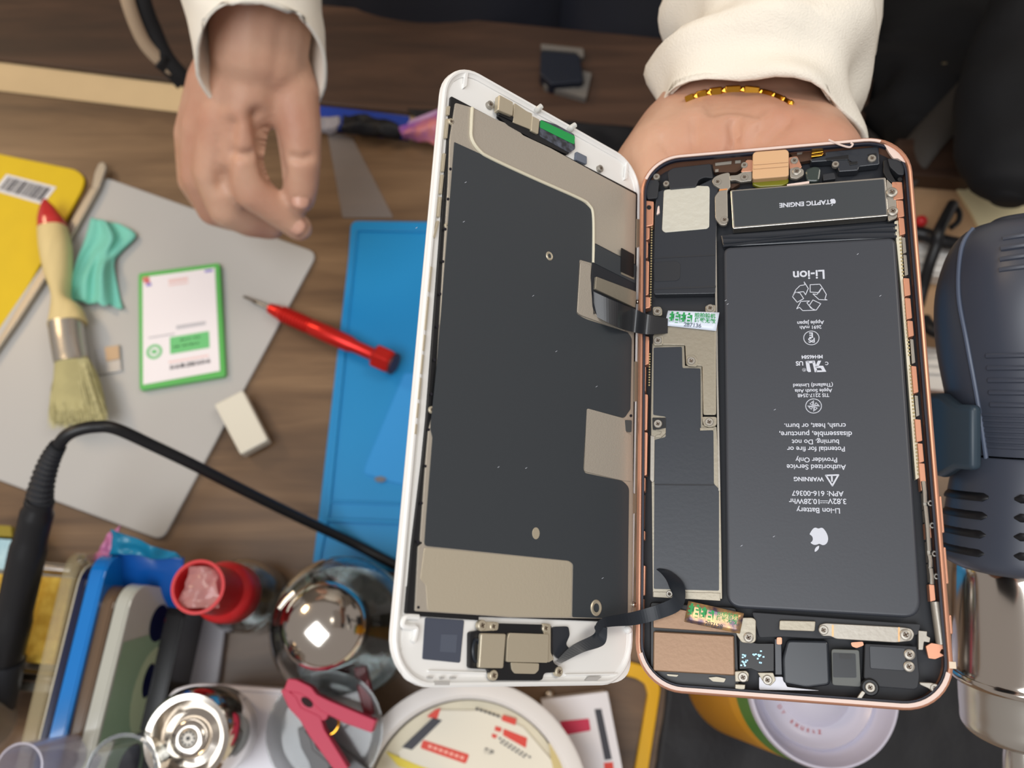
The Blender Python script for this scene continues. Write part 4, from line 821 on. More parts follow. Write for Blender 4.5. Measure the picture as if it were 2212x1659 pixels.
# green framed card
cd_ = thing('payment_card', 'white card in a bright green rim lying on the grey mat', 'sign', tab(390, 700, Z1))
gq = [(298, 590), (474, 567), (487, 812), (301, 843)]
tpoly('rim', mat('green_plastic', '#58b558', .4), gq, Z1, Z1+.0045, cd_, r=7, bevel=.0008)
face = tpoly('card_face', mat('card_white', '#efeaee', .4), [(308, 599), (464, 578), (475, 801), (309, 831)], Z1+.0045, Z1+.0050, cd_)
def cdp(s, t, z=Z1+.0052):
    q = [(308, 599), (464, 578), (475, 801), (309, 831)]
    x = (1-t)*((1-s)*q[0][0]+s*q[1][0])+t*((1-s)*q[3][0]+s*q[2][0]); y = (1-t)*((1-s)*q[0][1]+s*q[1][1])+t*((1-s)*q[3][1]+s*q[2][1]); return tab(x, y, z)
def cbox(rects, m, name, par=face, fn=cdp):
    bm = BM()
    for (a, b, c, d) in rects: bm.faces.new([bm.verts.new(fn(*q)) for q in ((a, b), (c, b), (c, d), (a, d))])
    return link(name, bm, m, par)
cbox([(.36, .60, .88, .76)], mat('green_print', '#6cc47c', .5), 'green_panel')
random.seed(2)
cbox([(.40+.045*k, .69, .40+.045*k+.03, .705) for k in range(8)]+[(.5+.045*k, .635, .53+.045*k, .65) for k in range(6)], mat('pale_green_print', '#a8dcb0', .5), 'small_writing')
cbox([(.45+.022*k, .50, .465+.022*k, .535) for k in range(18)]+[(.08+.022*k, .565, .095+.022*k, .58) for k in range(16)], mat('grey_print', '#b9b9bf', .5), 'small_writing')
cbox([(.34+.033*k, .825, .362+.033*k, .842) for k in range(16)]+[(.36+.03*k, .055, .38+.03*k, .085) for k in range(9)]+[(.36+.03*k, .1, .38+.03*k, .115) for k in range(9)], mat('pink_print', '#efc3bd', .5), 'small_writing')
# a row of dark characters, upside down as the card lies
bm = BM(); c = cdp(.62, .885); u = (cdp(.3, .885)-cdp(.9, .885)).normalized(); w = (cdp(.62, .8)-cdp(.62, .95)).normalized()
addtext(bm, '\u652f\u4ed8\u5c31\u7528\u5fae\u4fe1\u652f\u4ed8', c, u, -w, width=(cdp(.36, .885)-cdp(.90, .885)).length, bold=.03); link('printed_text', bm, mat('dark_ink', '#32323a', .5), face)
bm = BM(); cc = cdp(.15, .71); lathe(bm, [(.0052, 0), (.0034, 0)], cc, (0, 0, 1), 24); boxb(bm, cc, (.0035, .0028, .0002)); link('green_emblem', bm, mat('green_print', '#6cc47c', .5), face)
[cbox([q_], mat('red_print', '#dd7b78', .5), 'corner_print') for q_ in ((.0, .0, .09, .035), (.02, .03, .10, .06))]; [cbox([q_], mat('violet_print', '#8f86cf', .5), 'corner_print') for q_ in ((.05, .062, .12, .09), (.86, .01, .97, .035))]
ch = thing('small_chip', 'tiny silver component with tan square beside the brush bristles', 'component', tab(236, 774, Z1))
tpoly('chip_base', mat('pale_metal2', '#b3b3b4', .35, .4), [(206, 752), (258, 744), (262, 800), (214, 810)], Z1, Z1+.002, ch, r=2, bevel=.0003)
tpoly('chip_pad', mat('tan_pad', '#c3a583', .5), [(226, 750), (256, 746), (258, 775), (230, 780)], Z1+.002, Z1+.0026, ch)
er = tpoly('adapter_block', mat('ivory_plastic', '#dedacb', .3), [(462, 874), (524, 842), (579, 950), (519, 982)], Z1+.0005, Z1+.010, None, r=5, bevel=.0025, n=3, seg=3)
tag(er, 'small ivory plastic block lying half off the grey mat edge', 'block')
# red screwdriver
sd = thing('screwdriver', 'red precision screwdriver with a round cap end on the blue mat', 'screwdriver', tab(700, 730, TZ+.006))
zs = TZ+.0125
A0, A1 = tab(525, 640, Z1+.004), tab(842, 782, zs+.003); ax = (A1-A0).normalized(); LN = (A1-A0).length
def scr(fr_, to_, prof, m, name):
    bm = BM(); lathe(bm, [(r_, LN*(fr_+(to_-fr_)*t)) for r_, t in prof], A0, ax, 20); link(name, bm, m, sd, smooth=True)
m_red = mat('red_anodized', '#d02a24', .28, .55)
scr(0, .10, [(0, 0), (.0009, .05), (.0009, .6), (.0018, 1)], mat('dark_steel', '#6d645e', .4, .8), 'tip'); scr(.09, .19, [(0, 0), (.0016, .05), (.0018, 1), (0, 1)], m_steel, 'shaft')
prof = [(0, 0), (.0034, .01), (.0045, .08), (.0045, .12)]
for k in range(9): prof += [(.0056, .13+k*.028), (.0056, .145+k*.028), (.0047, .15+k*.028), (.0047, .157+k*.028)]
scr(.18, .92, prof+[(.0055, .40), (.0058, .55), (.0055, .75), (.0043, .80), (.0043, 1), (0, 1)], m_red, 'handle')
bm = BM(); lathe(bm, [(0, LN*.90), (.0068, LN*.90), (.0084, LN*.915), (.0084, LN*1.0), (.0070, LN*1.02), (0, LN*1.02)], A0, ax, 6); link('cap', bm, m_red, sd, bevel=.0006)
bm = BM(); lathe(bm, [(0, LN*1.018), (.0072, LN*1.018), (.0074, LN*1.032), (0, LN*1.034)], A0, ax, 24); link('cap_end', bm, mat('dark_red_end', '#4d1d22', .4), sd, smooth=True)
# blue silicone mat
sm_ = thing('repair_mat', 'bright blue silicone repair mat partly under the phone display', 'mat', tab(850, 850))
m_bl = mat('blue_silicone', '#0b86c4', .45, noise_=.04, nscale=12)
tpoly('mat_base', m_bl, [(758, 476), (1330, 484), (1350, 1262), (674, 1226), (686, 1130), (752, 560)], TZ, TZ+.003, sm_, r=16, bevel=.0008)
ZM = TZ+.003
tpoly('mat_ridge', m_bl, [(768, 492), (1320, 500), (1320, 505), (772, 498), (712, 1108), (690, 1216), (1340, 1248), (1340, 1254), (680, 1222), (702, 1108)], ZM, ZM+.0016, sm_, bevel=.0005)
tpoly('mat_ridge', m_bl, [(702, 1118), (1330, 1140), (1330, 1148), (701, 1126)], ZM, ZM+.0022, sm_, bevel=.0005)
tpoly('mat_ridge', m_bl, [(706, 1080), (1330, 1100), (1330, 1104), (705, 1085)], ZM, ZM+.0014, sm_, bevel=.0005)
sp = tpoly('screen_protector', mat('pale_blue_film', '#3a95d8', .15, trans=.0), [(874, 806), (1000, 812), (960, 1068), (846, 1040), (786, 1022), (790, 1006)], ZM, ZM+.0012, None, r=8)
tag(sp, 'pale blue film sheet lying on the blue repair mat', 'film')
o = tpoly('film_tab', mat('brown_tab', '#6a6a70', .5), [(808, 1032), (822, 1028), (836, 1034), (826, 1042), (812, 1040)], ZM+.0012, ZM+.0018, sp, r=3)
pr = tpoly('plastic_strip', mat('clear_strip', '#a59e9c', .2, alpha=.45), [(706, 280), (762, 300), (850, 470), (790, 470), (740, 470)], TZ, TZ+.0008, None, r=4)
tag(pr, 'clear thin plastic strip between the hand and the blue mat', 'film')

# soldering iron with its cable
ir = thing('soldering_iron', 'black soldering iron standing in its holder at the left edge', 'soldering iron', tab(-60, 1560))
q = [D(98, 1010, .412), D(88, 1080, .418), D(70, 1150, .424), D(45, 1260, .432), D(20, 1370, .440), D(8, 1420, .444), D(-6, 1490, .45), D(-20, 1530, .455)]
bm = BM(); tubeb(bm, spline(q[1:6], 6), [r*.001 for r in ([6.6]*3+[8.0]*5+[9.0]*8+[9.8]*9)][:25], 24); link('grip', bm, m_blk, ir, smooth=True)
bm = BM(); tubeb(bm, spline(q[5:], 6), [.0108]*9+[.0112]*5+[.0095]*5, 24); link('lower_sleeve', bm, m_blk2, ir, smooth=True)
rib = spline([D(126, 962, .408), D(112, 985, .410), D(98, 1020, .413), D(88, 1060, .416), D(84, 1090, .419)], 10)
bm = BM(); N_ = len(rib); tubeb(bm, rib, [(.0036+.0028*i/N_)*(1.12 if i % 3 == 0 else .90) for i in range(N_)], 20); link('strain_relief', bm, m_blk2, ir, smooth=False)
bm = BM(); tubeb(bm, spline([D(-20, 1528, .455), D(-40, 1600, .460), D(-55, 1660, .465)], 5), [.004]*6+[.002]*5, 12); link('heating_tip', bm, m_steel, ir, smooth=True)
cb = [D(124, 966, .408), D(140, 944, .406), D(165, 930, .406), D(205, 922, .408), D(250, 926, .412), D(330, 962, .425), D(420, 1005, .44), D(520, 1056, .46), D(640, 1115, .485), D(760, 1172, .505)]
e_ = tab(870, 1228, TZ+.007); cb += [e_, tab(1010, 1290, TZ+.007), tab(1200, 1345, TZ+.007)]
bm = BM(); tubeb(bm, spline(cb, 8), .0031, 14); link('power_cable', bm, m_blk, ir, smooth=True)
st_ = thing('iron_holder', 'metal soldering iron stand holding a yellow sponge beside the iron', 'stand', tab(20, 1420))
zh = TZ+.03
tpoly('tray', m_steel, [(-80, 1205), (150, 1218), (160, 1240), (118, 1500), (-120, 1480)], TZ, zh-.004, st_, r=8, bevel=.002)
bm = BM(); tubeb(bm, [tab(-60, 1212, zh), tab(158, 1232, zh)], .0034, 12); link('tray_bar', bm, m_chrome, st_, smooth=True)
bm = BM(); tubeb(bm, [tab(-100, 1444, zh), tab(126, 1466, zh)], .0032, 12); link('tray_bar', bm, m_chrome, st_, smooth=True)
bm = BM(); lathe(bm, [(.016, .0), (.0165, .02), (.013, .05), (.012, .05), (.015, .02), (.0145, 0)], tab(-30, 1560, TZ+.028), V((.1, .3, 1)), 24); link('holder_cone', bm, m_steel, st_, smooth=True)
spg = tpoly('cleaning_sponge', mat('yellow_sponge', '#e4c55a', .9, col2='#b98f2a', nscale=110, bump=1, bscale=260), [(-60, 1236), (156, 1248), (118, 1436), (-95, 1420)], zh-.004, zh+.006, None, r=6, bevel=.0015)
tag(spg, 'yellow cellulose sponge in the metal iron stand', 'sponge')
pg = tpoly('paper_sheet', mat('blue_grid_paper', '#b5d3da', .7, col2='#86b2c4', nscale=160), [(-60, 1160), (26, 1166), (10, 1230), (-70, 1225)], TZ, TZ+.0338, None)
tag(pg, 'pale blue patterned pad at the far left edge behind the iron', 'paper')
mg = tpoly('mustard_pouch', mat('mustard', '#8a7a1c', .6), [(-60, 1130), (24, 1136), (26, 1160), (-60, 1155)], TZ, TZ+.0345, None, r=3, bevel=.001)
tag(mg, 'dark mustard pouch behind the pale blue pad', 'pouch')
# ================================================================== ALONG THE NEAR EDGE
def pr_(px, py, z): return (CAM.z-z)/(-ray(px, py).z)          # depth of the plane z at a pixel
def glass(name, col, rough=.03, trans=1.0, alpha=1): return mat(name, col, rough, trans=trans, ior=1.45, alpha=alpha)
m_glass = glass('clear_glass', '#eef2f2'); m_clear = mat('clear_plastic_sheet', '#dfe3e6', .08, alpha=.32, spec=.8)
# --- phone cases standing on their long edge
def case(label, A, B, zt, th, h, m, gap=0, clear=False, L=.150, zb_=TZ, face='R', lean=0):
    a, b = tab(*A, zt), tab(*B, zt); t = (b-a).normalized(); s = V((-t.y, t.x, 0)); s = -s if s.x < 0 else s
    up = (V((0, 0, 1))+s*lean).normalized(); base = V((a.x, a.y, 0))-s*0
    o = thing('phone_case', label, 'phone case', V((a.x, a.y, zb_)), 'phone cases standing in a row at the lower left')
    c = V((a.x, a.y, zt))+t*L/2-up*h/2
    def P(x, y, d): return c+t*x+up*y+s*d
    out = rrect(L, h, .012, 6); inn = rrect(L-.004, h-.004, .010, 6)
    bm = BM(); prism(bm, [P(x, y, th/2) for x, y in out], [P(x, y, th/2-.0015) for x, y in out]); link('back', bm, m, o, bevel=.0005)
    bm = BM(); n = len(out); rows = [[bm.verts.new(P(x, y, d)) for x, y in q] for q, d in ((out, th/2-.0015), (out, -th/2), (inn, -th/2), (inn, th/2-.0015))]
    for X, Y in zip(rows, rows[1:]+rows[:1]):
        for k in range(n): bm.faces.new((X[k], X[(k+1) % n], Y[(k+1) % n], Y[k]))
    link('side_wall', bm, m, o, smooth=True)
    return o, P
m_cc = mat('clear_tpu', '#b8ab88', .08, alpha=.36, spec=.9, coat=.4)
c1, P1 = case('transparent phone case, nearest the yellow sponge, with bubbly rounded corner', (162, 1190), (50, 1659), .822, .0080, .070, m_cc)
bm = BM(); a = P1(-.075, .03, 0)
for k, (u, v) in enumerate(((-.071, .030), (-.069, .024), (-.071, .016), (-.067, .012), (-.0655, .028))): bmesh.ops.create_icosphere(bm, subdivisions=2, radius=.0026-.0003*k, matrix=M.Translation(P1(u, v, .002)))
link('corner_bump', bm, m_glass, c1, smooth='all')
m_nv = mat('navy_shiny', '#0e1538', .2, coat=.5)
c2, P2 = case('thin navy phone case with gold line, between clear and blue cases', (189, 1215), (80, 1659), .824, .0040, .072, m_nv)
bm = BM(); q = [P2(x, y, -.0021) for x, y in rrect(.146, .068, .011, 6)]; tubeb(bm, q, .0005, 6, closed=True); link('gold_trim', bm, m_gold, c2, smooth=True)
bm = BM(); q = [P2(x, y, -.0026) for x, y in rrect(.149, .071, .011, 6)]; tubeb(bm, q, .0004, 6, closed=True); link('pale_trim', bm, m_beadm, c2, smooth=True)
c3, P3 = case('glossy bright blue phone case in the middle of the standing row', (221, 1196), (108, 1659), .824, .0082, .074, mat('glossy_blue', '#1176c8', .12, coat=.6))
c4, P4 = case('translucent brown phone case standing beside the bright blue one', (243, 1262), (146, 1659), .821, .0068, .070, mat('smoky_brown', '#6e5844', .15, alpha=.85, spec=.8))
c5, P5 = case('smoky grey phone case with a dark painted picture on its side', (277, 1258), (179, 1659), .824, .0076, .072, mat('smoky_grey', '#b3b5ac', .12, spec=.8, coat=.3), lean=-.2)
def on5(pts, m, name, d=.0057):
    d -= .0015
    bm = BM(); bm.faces.new([bm.verts.new(P5(x, min(y+.014, .0345), d)) for x, y in pts]); return link(name, bm, m, c5)
on5([(-.045, .022), (.072, .026), (.072, -.034), (-.030, -.034), (-.052, -.01)], mat('dull_green_print', '#86a085', .3), 'painted_ground', .0056)
def ell(cx, cy, rx, ry): return [(cx+rx*math.cos(k*math.pi/12), cy+ry*math.sin(k*math.pi/12)) for k in range(24)]
for a_, m_, d_ in ((ell(-.056, -.006, .010, .008), m_nv, .0058), (ell(-.020, -.012, .024, .015), mat('pale_green_patch', '#aebd9c', .3), .0058), (ell(-.026, -.008, .009, .0045), m_nv, .0060), (ell(.016, .002, .015, .009), m_nv, .0060), (ell(-.058, -.014, .003, .004), mat('red_dot', '#8d2430', .3), .0061)): on5(a_, m_, 'painted_shape', d_)
on5([(.045, .026), (.072, .026), (.072, -.034), (.050, -.034)], mat('ochre_print', '#a9763a', .3), 'painted_band', .0058)
c6, P6 = case('glossy black phone case, rightmost of the standing row', (388, 1284), (308, 1640), .792, .0110, .0415, mat('gloss_black', '#100f12', .22, spec=.4), L=.125, lean=.06)
# crumpled blue bag
def crumple(name, m, rows, amp, fs, seed, parent=None, zfn=None, th=.0006, n=26):
    """rows of (left px, right px, z)"""
    Ls = spline([tab(*a, z) for a, b, z in rows], 6); Rs = spline([tab(*b, z) for a, b, z in rows], 6); bm = BM(); G = []
    for a, b in zip(Ls, Rs):
        row = []
        for i in range(n):
            p = a.lerp(b, i/(n-1)); g = noise.noise(V((p.x*fs, p.y*fs, seed))); g2 = noise.noise(V((p.x*fs*2.3, p.y*fs*2.3, seed+4)))
            row.append(bm.verts.new(p+V((g2*amp*.4, g*amp*.4, (abs(g)*1.6-.2+.5*g2)*amp))))
        G.append(row)
    for j in range(len(G)-1):
        for i in range(n-1): bm.faces.new((G[j][i], G[j][i+1], G[j+1][i+1], G[j+1][i]))
    o = link(name, bm, m, parent, smooth='all'); s = o.modifiers.new('s', 'SOLIDIFY'); s.thickness = th; return o
bb = crumple('plastic_bag', mat('teal_plastic', '#1c7fa6', .2, alpha=.88), [((238, 1148), (275, 1158), .822), ((240, 1175), (345, 1180), .818), ((236, 1198), (398, 1208), .814)], .006, 70, 2)
tag(bb, 'crumpled teal plastic bag behind the smoky grey phone case', 'bag')
db = crumple('pouch', mat('deep_blue_plastic', '#0d4f9e', .25), [((238, 1188), (398, 1205), .812), ((244, 1230), (396, 1250), .806), ((250, 1280), (388, 1290), .798), ((262, 1330), (380, 1330), .785)], .002, 40, 5)
tag(db, 'deep blue plastic pouch under the teal bag', 'pouch')
pk = crumple('wrapper', mat('pink_plastic', '#b9709b', .3), [((234, 1150), (262, 1138), .806), ((222, 1178), (250, 1185), .805), ((196, 1215), (236, 1216), .803)], .004, 90, 8, n=12)
tag(pk, 'small pink plastic wrapper left of the teal bag', 'wrapper')
# --- cosmetic-size glass bottle with red cap
def vbase(px, py, z, zb_=TZ): p = tab(px, py, z); return V((p.x, p.y, zb_))
b0 = vbase(428, 1268, .848); rb = thing('dropper_bottle', 'small clear glass bottle with a long red open cap', 'bottle', b0)
bm = BM(); lathe(bm, [(0, .001), (.0195, .001), (.0212, .004), (.0212, .030), (.018, .038), (.0125, .043), (.0125, .047), (.0108, .047), (.0108, .042), (.0165, .036), (.0190, .029), (.0190, .004), (0, .003)], b0, seg=48); link('glass_body', bm, m_glass, rb, smooth=True)
m_rc = mat('red_plastic', '#c6262a', .35)
bm = BM(); lathe(bm, [(.0150, .044), (.0165, .046), (.0165, .060), (.0155, .064), (.0128, .066), (.0124, .096), (.0134, .0975), (.0134, .0985), (.0118, .0985), (.0112, .070), (0, .069)], b0, seg=40); link('red_cap', bm, m_rc, rb, smooth=True)
bm = BM(); G = []
random.seed(4)
for j in range(9):
    G.append([bm.verts.new(b0+V((.011*(i/8*2-1)*(1-.4*(j/8)), .010*(j/8*2-1), .094+.007*noise.noise(V((i*.7, j*.8, 3)))+.004*(1-abs(i/4-1))))) for i in range(9)])
for j in range(8):
    for i in range(8): bm.faces.new((G[j][i], G[j][i+1], G[j+1][i+1], G[j+1][i]))
link('cap_film', bm, mat('pink_film', '#f0b8b4', .15, alpha=.45, spec=.9), rb, smooth='all')
# --- glass jar with domed steel lid
b0 = vbase(692, 1350, .846); jr = thing('alcohol_bottle', 'round glass bottle with a shiny domed steel lid', 'bottle', b0)
bm = BM(); R0 = .038
lathe(bm, [(0, .001), (R0-.003, .001), (R0, .004), (R0, .052), (R0-.006, .064), (.022, .070), (.019, .074), (.019, .082), (.0172, .082), (.0172, .073), (.020, .068), (R0-.0085, .061), (R0-.0022, .051), (R0-.0022, .005), (0, .0035)], b0, seg=64); link('glass_body', bm, m_glass, jr, smooth=True)
bm = BM(); lathe(bm, [(0, .006), (R0-.003, .006), (R0-.003, .030), (0, .030)], b0, seg=48); link('liquid', bm, mat('clear_liquid', '#e6ecec', .0, trans=1, ior=1.33), jr, smooth=True)
bm = BM(); lathe(bm, [(.0198, .070), (.0205, .072), (.0205, .088), (.0215, .0895), (.0215, .091), (.0195, .0935), (.0165, .0975), (.011, .1005), (.005, .1020), (0, .1023)], b0, seg=64); link('domed_lid', bm, m_chrome, jr, smooth=True)
bm = BM(); p = b0+V((-.019, .012, .0925)); tubeb(bm, [p+V((-.003, -.004, 0)), p, p+V((.004, .004, 0))], .0014, 10); link('lid_hinge', bm, m_chrome, jr, smooth=True)
bm = BM(); lathe(bm, [(R0+.0003, .030), (R0+.0003, .050)], b0, seg=40); bmesh.ops.delete(bm, geom=[f for f in bm.faces if f.calc_center_median().x < b0.x-.005 or f.calc_center_median().y < b0.y+.004], context='FACES')
link('paper_label', bm, mat('label_paper', '#c9c8a8', .5, col2='#8d9a8a', nscale=160), jr, smooth='all')
# --- pump dispenser with steel dish
b0 = vbase(402, 1596, .858); b0.z = TZ+.0555
pd_ = thing('pump_dispenser', 'white dispenser bottle with a shiny steel dish and perforated center', 'dispenser', b0)
bm = BM(); lathe(bm, [(r__, h__-.0555) for r__, h__ in [(0, .056), (.018, .056), (.018, .058), (.018, .060), (.017, .062), (.016, .064), (.016, .088), (0, .088)]], b0, seg=48); link('bottle_body', bm, mat('milky_plastic', '#e3e1df', .35, sss=.1), pd_, smooth=True)
rr_ = 96*pr_(402, 1596, .858)/F
bm = BM(); lathe(bm, [(r__, h__-.0555) for r__, h__ in [(.0165, .062), (rr_-.003, .0635), (rr_+.0012, .070), (rr_+.0018, .088), (rr_+.002, .098), (rr_+.0005, .105), (rr_-.001, .108), (rr_-.0035, .1075), (rr_-.0055, .1035), (.013, .1000), (.0095, .1010), (.0085, .1045), (.0072, .1055), (.0048, .1055), (.0042, .1035), (0, .1035)]], b0, seg=72); link('steel_dish', bm, m_chrome, pd_, smooth=True)
bm = BM(); lathe(bm, [(r__, h__-.0555) for r__, h__ in [(.0046, .1036), (.0046, .1052), (.0038, .1058), (.0012, .1058), (0, .1056)]], b0, seg=24); link('nozzle', bm, m_satin, pd_, smooth=True)
for k in range(10):
    a = k*math.pi/5; bm = BM(); c = b0+V((.0028*math.cos(a), .0028*math.sin(a), .0503)); lathe(bm, [(.00055, .0001), (0, .0001)], c, seg=8); link('nozzle_hole', bm, m_blk, pd_)
bm = BM(); lathe(bm, [(r__, h__-.0555) for r__, h__ in [(.0009, .1062), (0, .1062)]], b0, seg=10); link('nozzle_hole', bm, m_blk, pd_)
# --- white tub box under the dispenser
wbx = thing('plastic_box', 'white open plastic storage box beneath the pink clothespin', 'box', tab(560, 1600))
WB = [(362, 1492), (420, 1475), (640, 1490), (800, 1520), (800, 1900), (330, 1900)]
zt_ = TZ+.055
P = [tab(x, y, zt_) for x, y in roundpts(WB, 26, 6)]; cx_ = sum(p.x for p in P)/len(P); cy_ = sum(p.y for p in P)/len(P)
bm = BM(); n = len(P); sc = lambda p, k, z: V((cx_+(p.x-cx_)*k, cy_+(p.y-cy_)*k, z))
rows = [[bm.verts.new(sc(p, k, z)) for p in P] for k, z in ((.92, TZ), (1.0, zt_-.004), (.997, zt_-.001), (.985, zt_), (.93, zt_), (.925, zt_-.001))]
for X, Y in zip(rows, rows[1:]):
    for k in range(n): bm.faces.new((X[k], X[(k+1) % n], Y[(k+1) % n], Y[k]))
bm.faces.new(rows[-1]); bm.faces.new(rows[0][::-1]); link('box_shell', bm, mat('milky_box', '#e9e8f0', .3), wbx, smooth=True)
gs_ = tpoly('plastic_sheet', mat('grey_translucent', '#b3b1b8', .3, alpha=.8), [(398, 1300), (490, 1330), (470, 1480), (345, 1480), (330, 1380)], TZ, TZ+.006, None, r=10, bevel=.001)
tag(gs_, 'grey translucent plastic sheet between black case and red capped bottle', 'sheet')
# small glass jar below, and clear lid in the corner
b0 = vbase(262, 1668, .866); gj = thing('glass_jar', 'clear round jar at the bottom edge, left of the steel dish', 'jar', b0)
bm = BM(); q_ = 76*pr_(262, 1668, .866)/F; lathe(bm, [(0, .001), (q_-.002, .001), (q_, .004), (q_, .114), (q_+.0006, .116), (q_-.0012, .116), (q_-.0016, .110), (q_-.0016, .004), (0, .003)], b0, seg=56); link('jar_body', bm, m_glass, gj, smooth=True)
b0 = vbase(38, 1660, .866); cl_ = thing('plastic_cup', 'clear lilac plastic cup at the bottom left corner', 'cup', b0)
bm = BM(); q_ = 52*pr_(38, 1660, .866)/F; lathe(bm, [(0, .001), (q_*.85, .001), (q_, .115), (q_-.001, .115), (q_*.83, .003), (0, .003)], b0, seg=40); link('cup_body', bm, mat('lilac_clear', '#c9c7d8', .1, alpha=.55, spec=.9), cl_, smooth=True)
# --- clear cup holding the clothespins
b0 = vbase(700, 1580, .815); cu = thing('clear_cup', 'clear plastic cup under the two clothespins', 'cup', b0)
bm = BM(); q_ = .030; lathe(bm, [(0, .056), (q_*.8, .056), (q_, .064), (q_-.001, .064), (q_*.79, .058), (0, .058)], b0, seg=40)
link('cup_body', bm, mat('clear_cup_plastic', '#9ba2a4', .08, alpha=.5, spec=.9), cu, smooth=True)
# --- clothespins
m_pk = mat('pink_peg', '#c02f50', .45); m_gp = mat('grey_peg', '#5b5d5f', .42)
def peg(label, m, dx, dy, z, rot, group='clothespins near the pump dispenser', scale=1):
    cx, cy = 690, 1545; T = lambda P: [(cx+dx+scale*((x-cx)*math.cos(rot)-(y-cy)*math.sin(rot)), cy+dy+scale*((x-cx)*math.sin(rot)+(y-cy)*math.cos(rot))) for x, y in P]
    o = thing('clothespin', label, 'clothespin', tab(cx+dx, cy+dy, z), group)
    tpoly('arm', m, T([(622, 1466), (640, 1468), (672, 1484), (684, 1500), (712, 1514), (812, 1556), (803, 1583), (744, 1562), (712, 1546), (690, 1534), (668, 1510), (648, 1498), (612, 1492)]), z, z+.009, o, r=3, bevel=.001)
    tpoly('arm', m, T([(606, 1492), (616, 1486), (640, 1506), (650, 1528), (676, 1540), (692, 1548), (700, 1575), (752, 1659), (728, 1672), (668, 1590), (648, 1556), (624, 1530)]), z+.0005, z+.0085, o, r=3, bevel=.001)
    tpoly('web', m, T([(626, 1490), (668, 1492), (692, 1514), (714, 1534), (704, 1556), (680, 1556), (650, 1538)]), z+.0008, z+.0082, o, r=4, bevel=.0006)
    tpoly('hole', mat('peg_hole', '#2a1418', .8), T([(663+15*math.cos(a)*.8-9*math.sin(a)*.5, 1517+15*math.cos(a)*.6+9*math.sin(a)*.8) for a in [k*math.pi/8 for k in range(16)]]), z+.0082, z+.0085, o)
    bm = BM(); c = tab(*T([(708, 1562)])[0], z+.0045); tubeb(bm, [c+V((.0055*math.cos(a), .0055*math.sin(a), 0)) for a in [k*math.pi/10 for k in range(20)]], .0007, 8, closed=True); link('spring', bm, m_gold, o, smooth=True)
    return o
peg('bright pink plastic clothespin lying open on the clear cup', m_pk, 0, 0, .820, 0)
peg('dark grey plastic clothespin below the bright pink one', m_gp, 20, 100, .808, .25)
o = tpoly('peg_leg', mat('dark_red_peg', '#6d1722', .35), [(762, 1440), (788, 1434), (800, 1480), (808, 1545), (786, 1548), (774, 1500)], TZ+.056, TZ+.062, None, r=5, bevel=.001)
o.name = 'plastic_strip'; tag(o, 'dark red plastic strip lying beside the glass bottle', 'strip')
# --- label tub
zt_ = .802; c = tab(1008, 1752, zt_); b0 = V((c.x, c.y, TZ)); kk = pr_(1008, 1752, zt_)/F
tb = thing('label_tub', 'round white plastic tub filled with sticker sheets at the bottom edge', 'tub', b0)
R1, R2 = 268*kk, 226*kk; h = zt_-TZ
bm = BM(); lathe(bm, [(0, .001), (R1*.94, .001), (R1*.985, .02), (R1*.985, h-.004), (R1, h-.003), (R1, h-.001), (R1-.002, h), (R2+.002, h), (R2, h-.002), (R2, .004), (0, .003)], b0, seg=96); link('tub_wall', bm, mat('milky_tub', '#e4e0dc', .38), tb, smooth=True)
bm = BM(); lathe(bm, [(R2-.001, .004), (R2-.001, h-.009), (0, h-.008)], b0, seg=64); link('label_stack', bm, mat('cream_label', '#ddd5bd', .55, noise_=.05), tb, smooth=False)
zl = zt_-.0078
def lab(P, m, name, z=zl, par=None, r=0):
    bm = BM(); bm.faces.new([bm.verts.new(tab(x, y, z)) for x, y in roundpts(P, r, 4)]); return link(name, bm, m, par)
ls = thing('label_sheet', 'cream printed label sheet with red banners inside the white tub', 'label sheet', tab(1000, 1600, zl))
m_redp = mat('red_banner', '#d6402e', .5); m_ink = mat('dark_ink', '#32323a', .5); m_lcr = mat('pale_label', '#e3ddcc', .5)
lab([(948, 1534), (1040, 1535), (1130, 1570), (1190, 1640), (1215, 1700), (890, 1700), (860, 1625)], m_lcr, 'sheet', zl, ls, 4)
lab([(935, 1550), (955, 1556), (890, 1620), (868, 1614)], m_ink, 'black_bar', zl+.0002, ls)
lab([(940, 1533), (952, 1530), (944, 1554), (922, 1548)], m_redp, 'red_corner', zl+.0002, ls)
bn = lab([(914, 1598), (1014, 1630), (1006, 1650), (908, 1616)], m_redp, 'red_banner', zl+.0002, ls, 4)
bm = BM()
for k in range(7):
    q_ = [tab(926+11.5*k+dx, 1608+4*k+dy, zl+.0004) for dx, dy in ((0, 0), (8, 2.5), (6, 9), (-2, 6.5))]; bm.faces.new([bm.verts.new(p) for p in q_])
link('banner_writing', bm, mat('pale_red', '#f0a898', .5), bn)
for P in ([(1086, 1544), (1116, 1553), (1113, 1567), (1083, 1556)], [(1070, 1568), (1084, 1572), (1082, 1582), (1068, 1578)], [(1088, 1574), (1139, 1594), (1136, 1616), (1086, 1588)], [(1063, 1584), (1075, 1588), (1070, 1596), (1062, 1592)]): lab(P, m_redp, 'red_banner', zl+.0002, ls, 2)
bm = BM(); c = tab(1056, 1623, zl+.0002); addtext(bm, '\u5907\u6ce8', c, V((.95, -.3, 0)), V((.3, .95, 0)), width=.0058, bold=.03); link('printed_text', bm, m_ink, ls)
bm = BM()
for k in range(9):
    for j in range(2):
        if j and k > 6: continue
        x, y = 1078+8*k+3*j, 1592+5*k+9*j; bm.faces.new([bm.verts.new(tab(x+dx, y+dy, zl+.0002)) for dx, dy in ((0, 0), (5, 2), (4, 6), (-1, 4))])
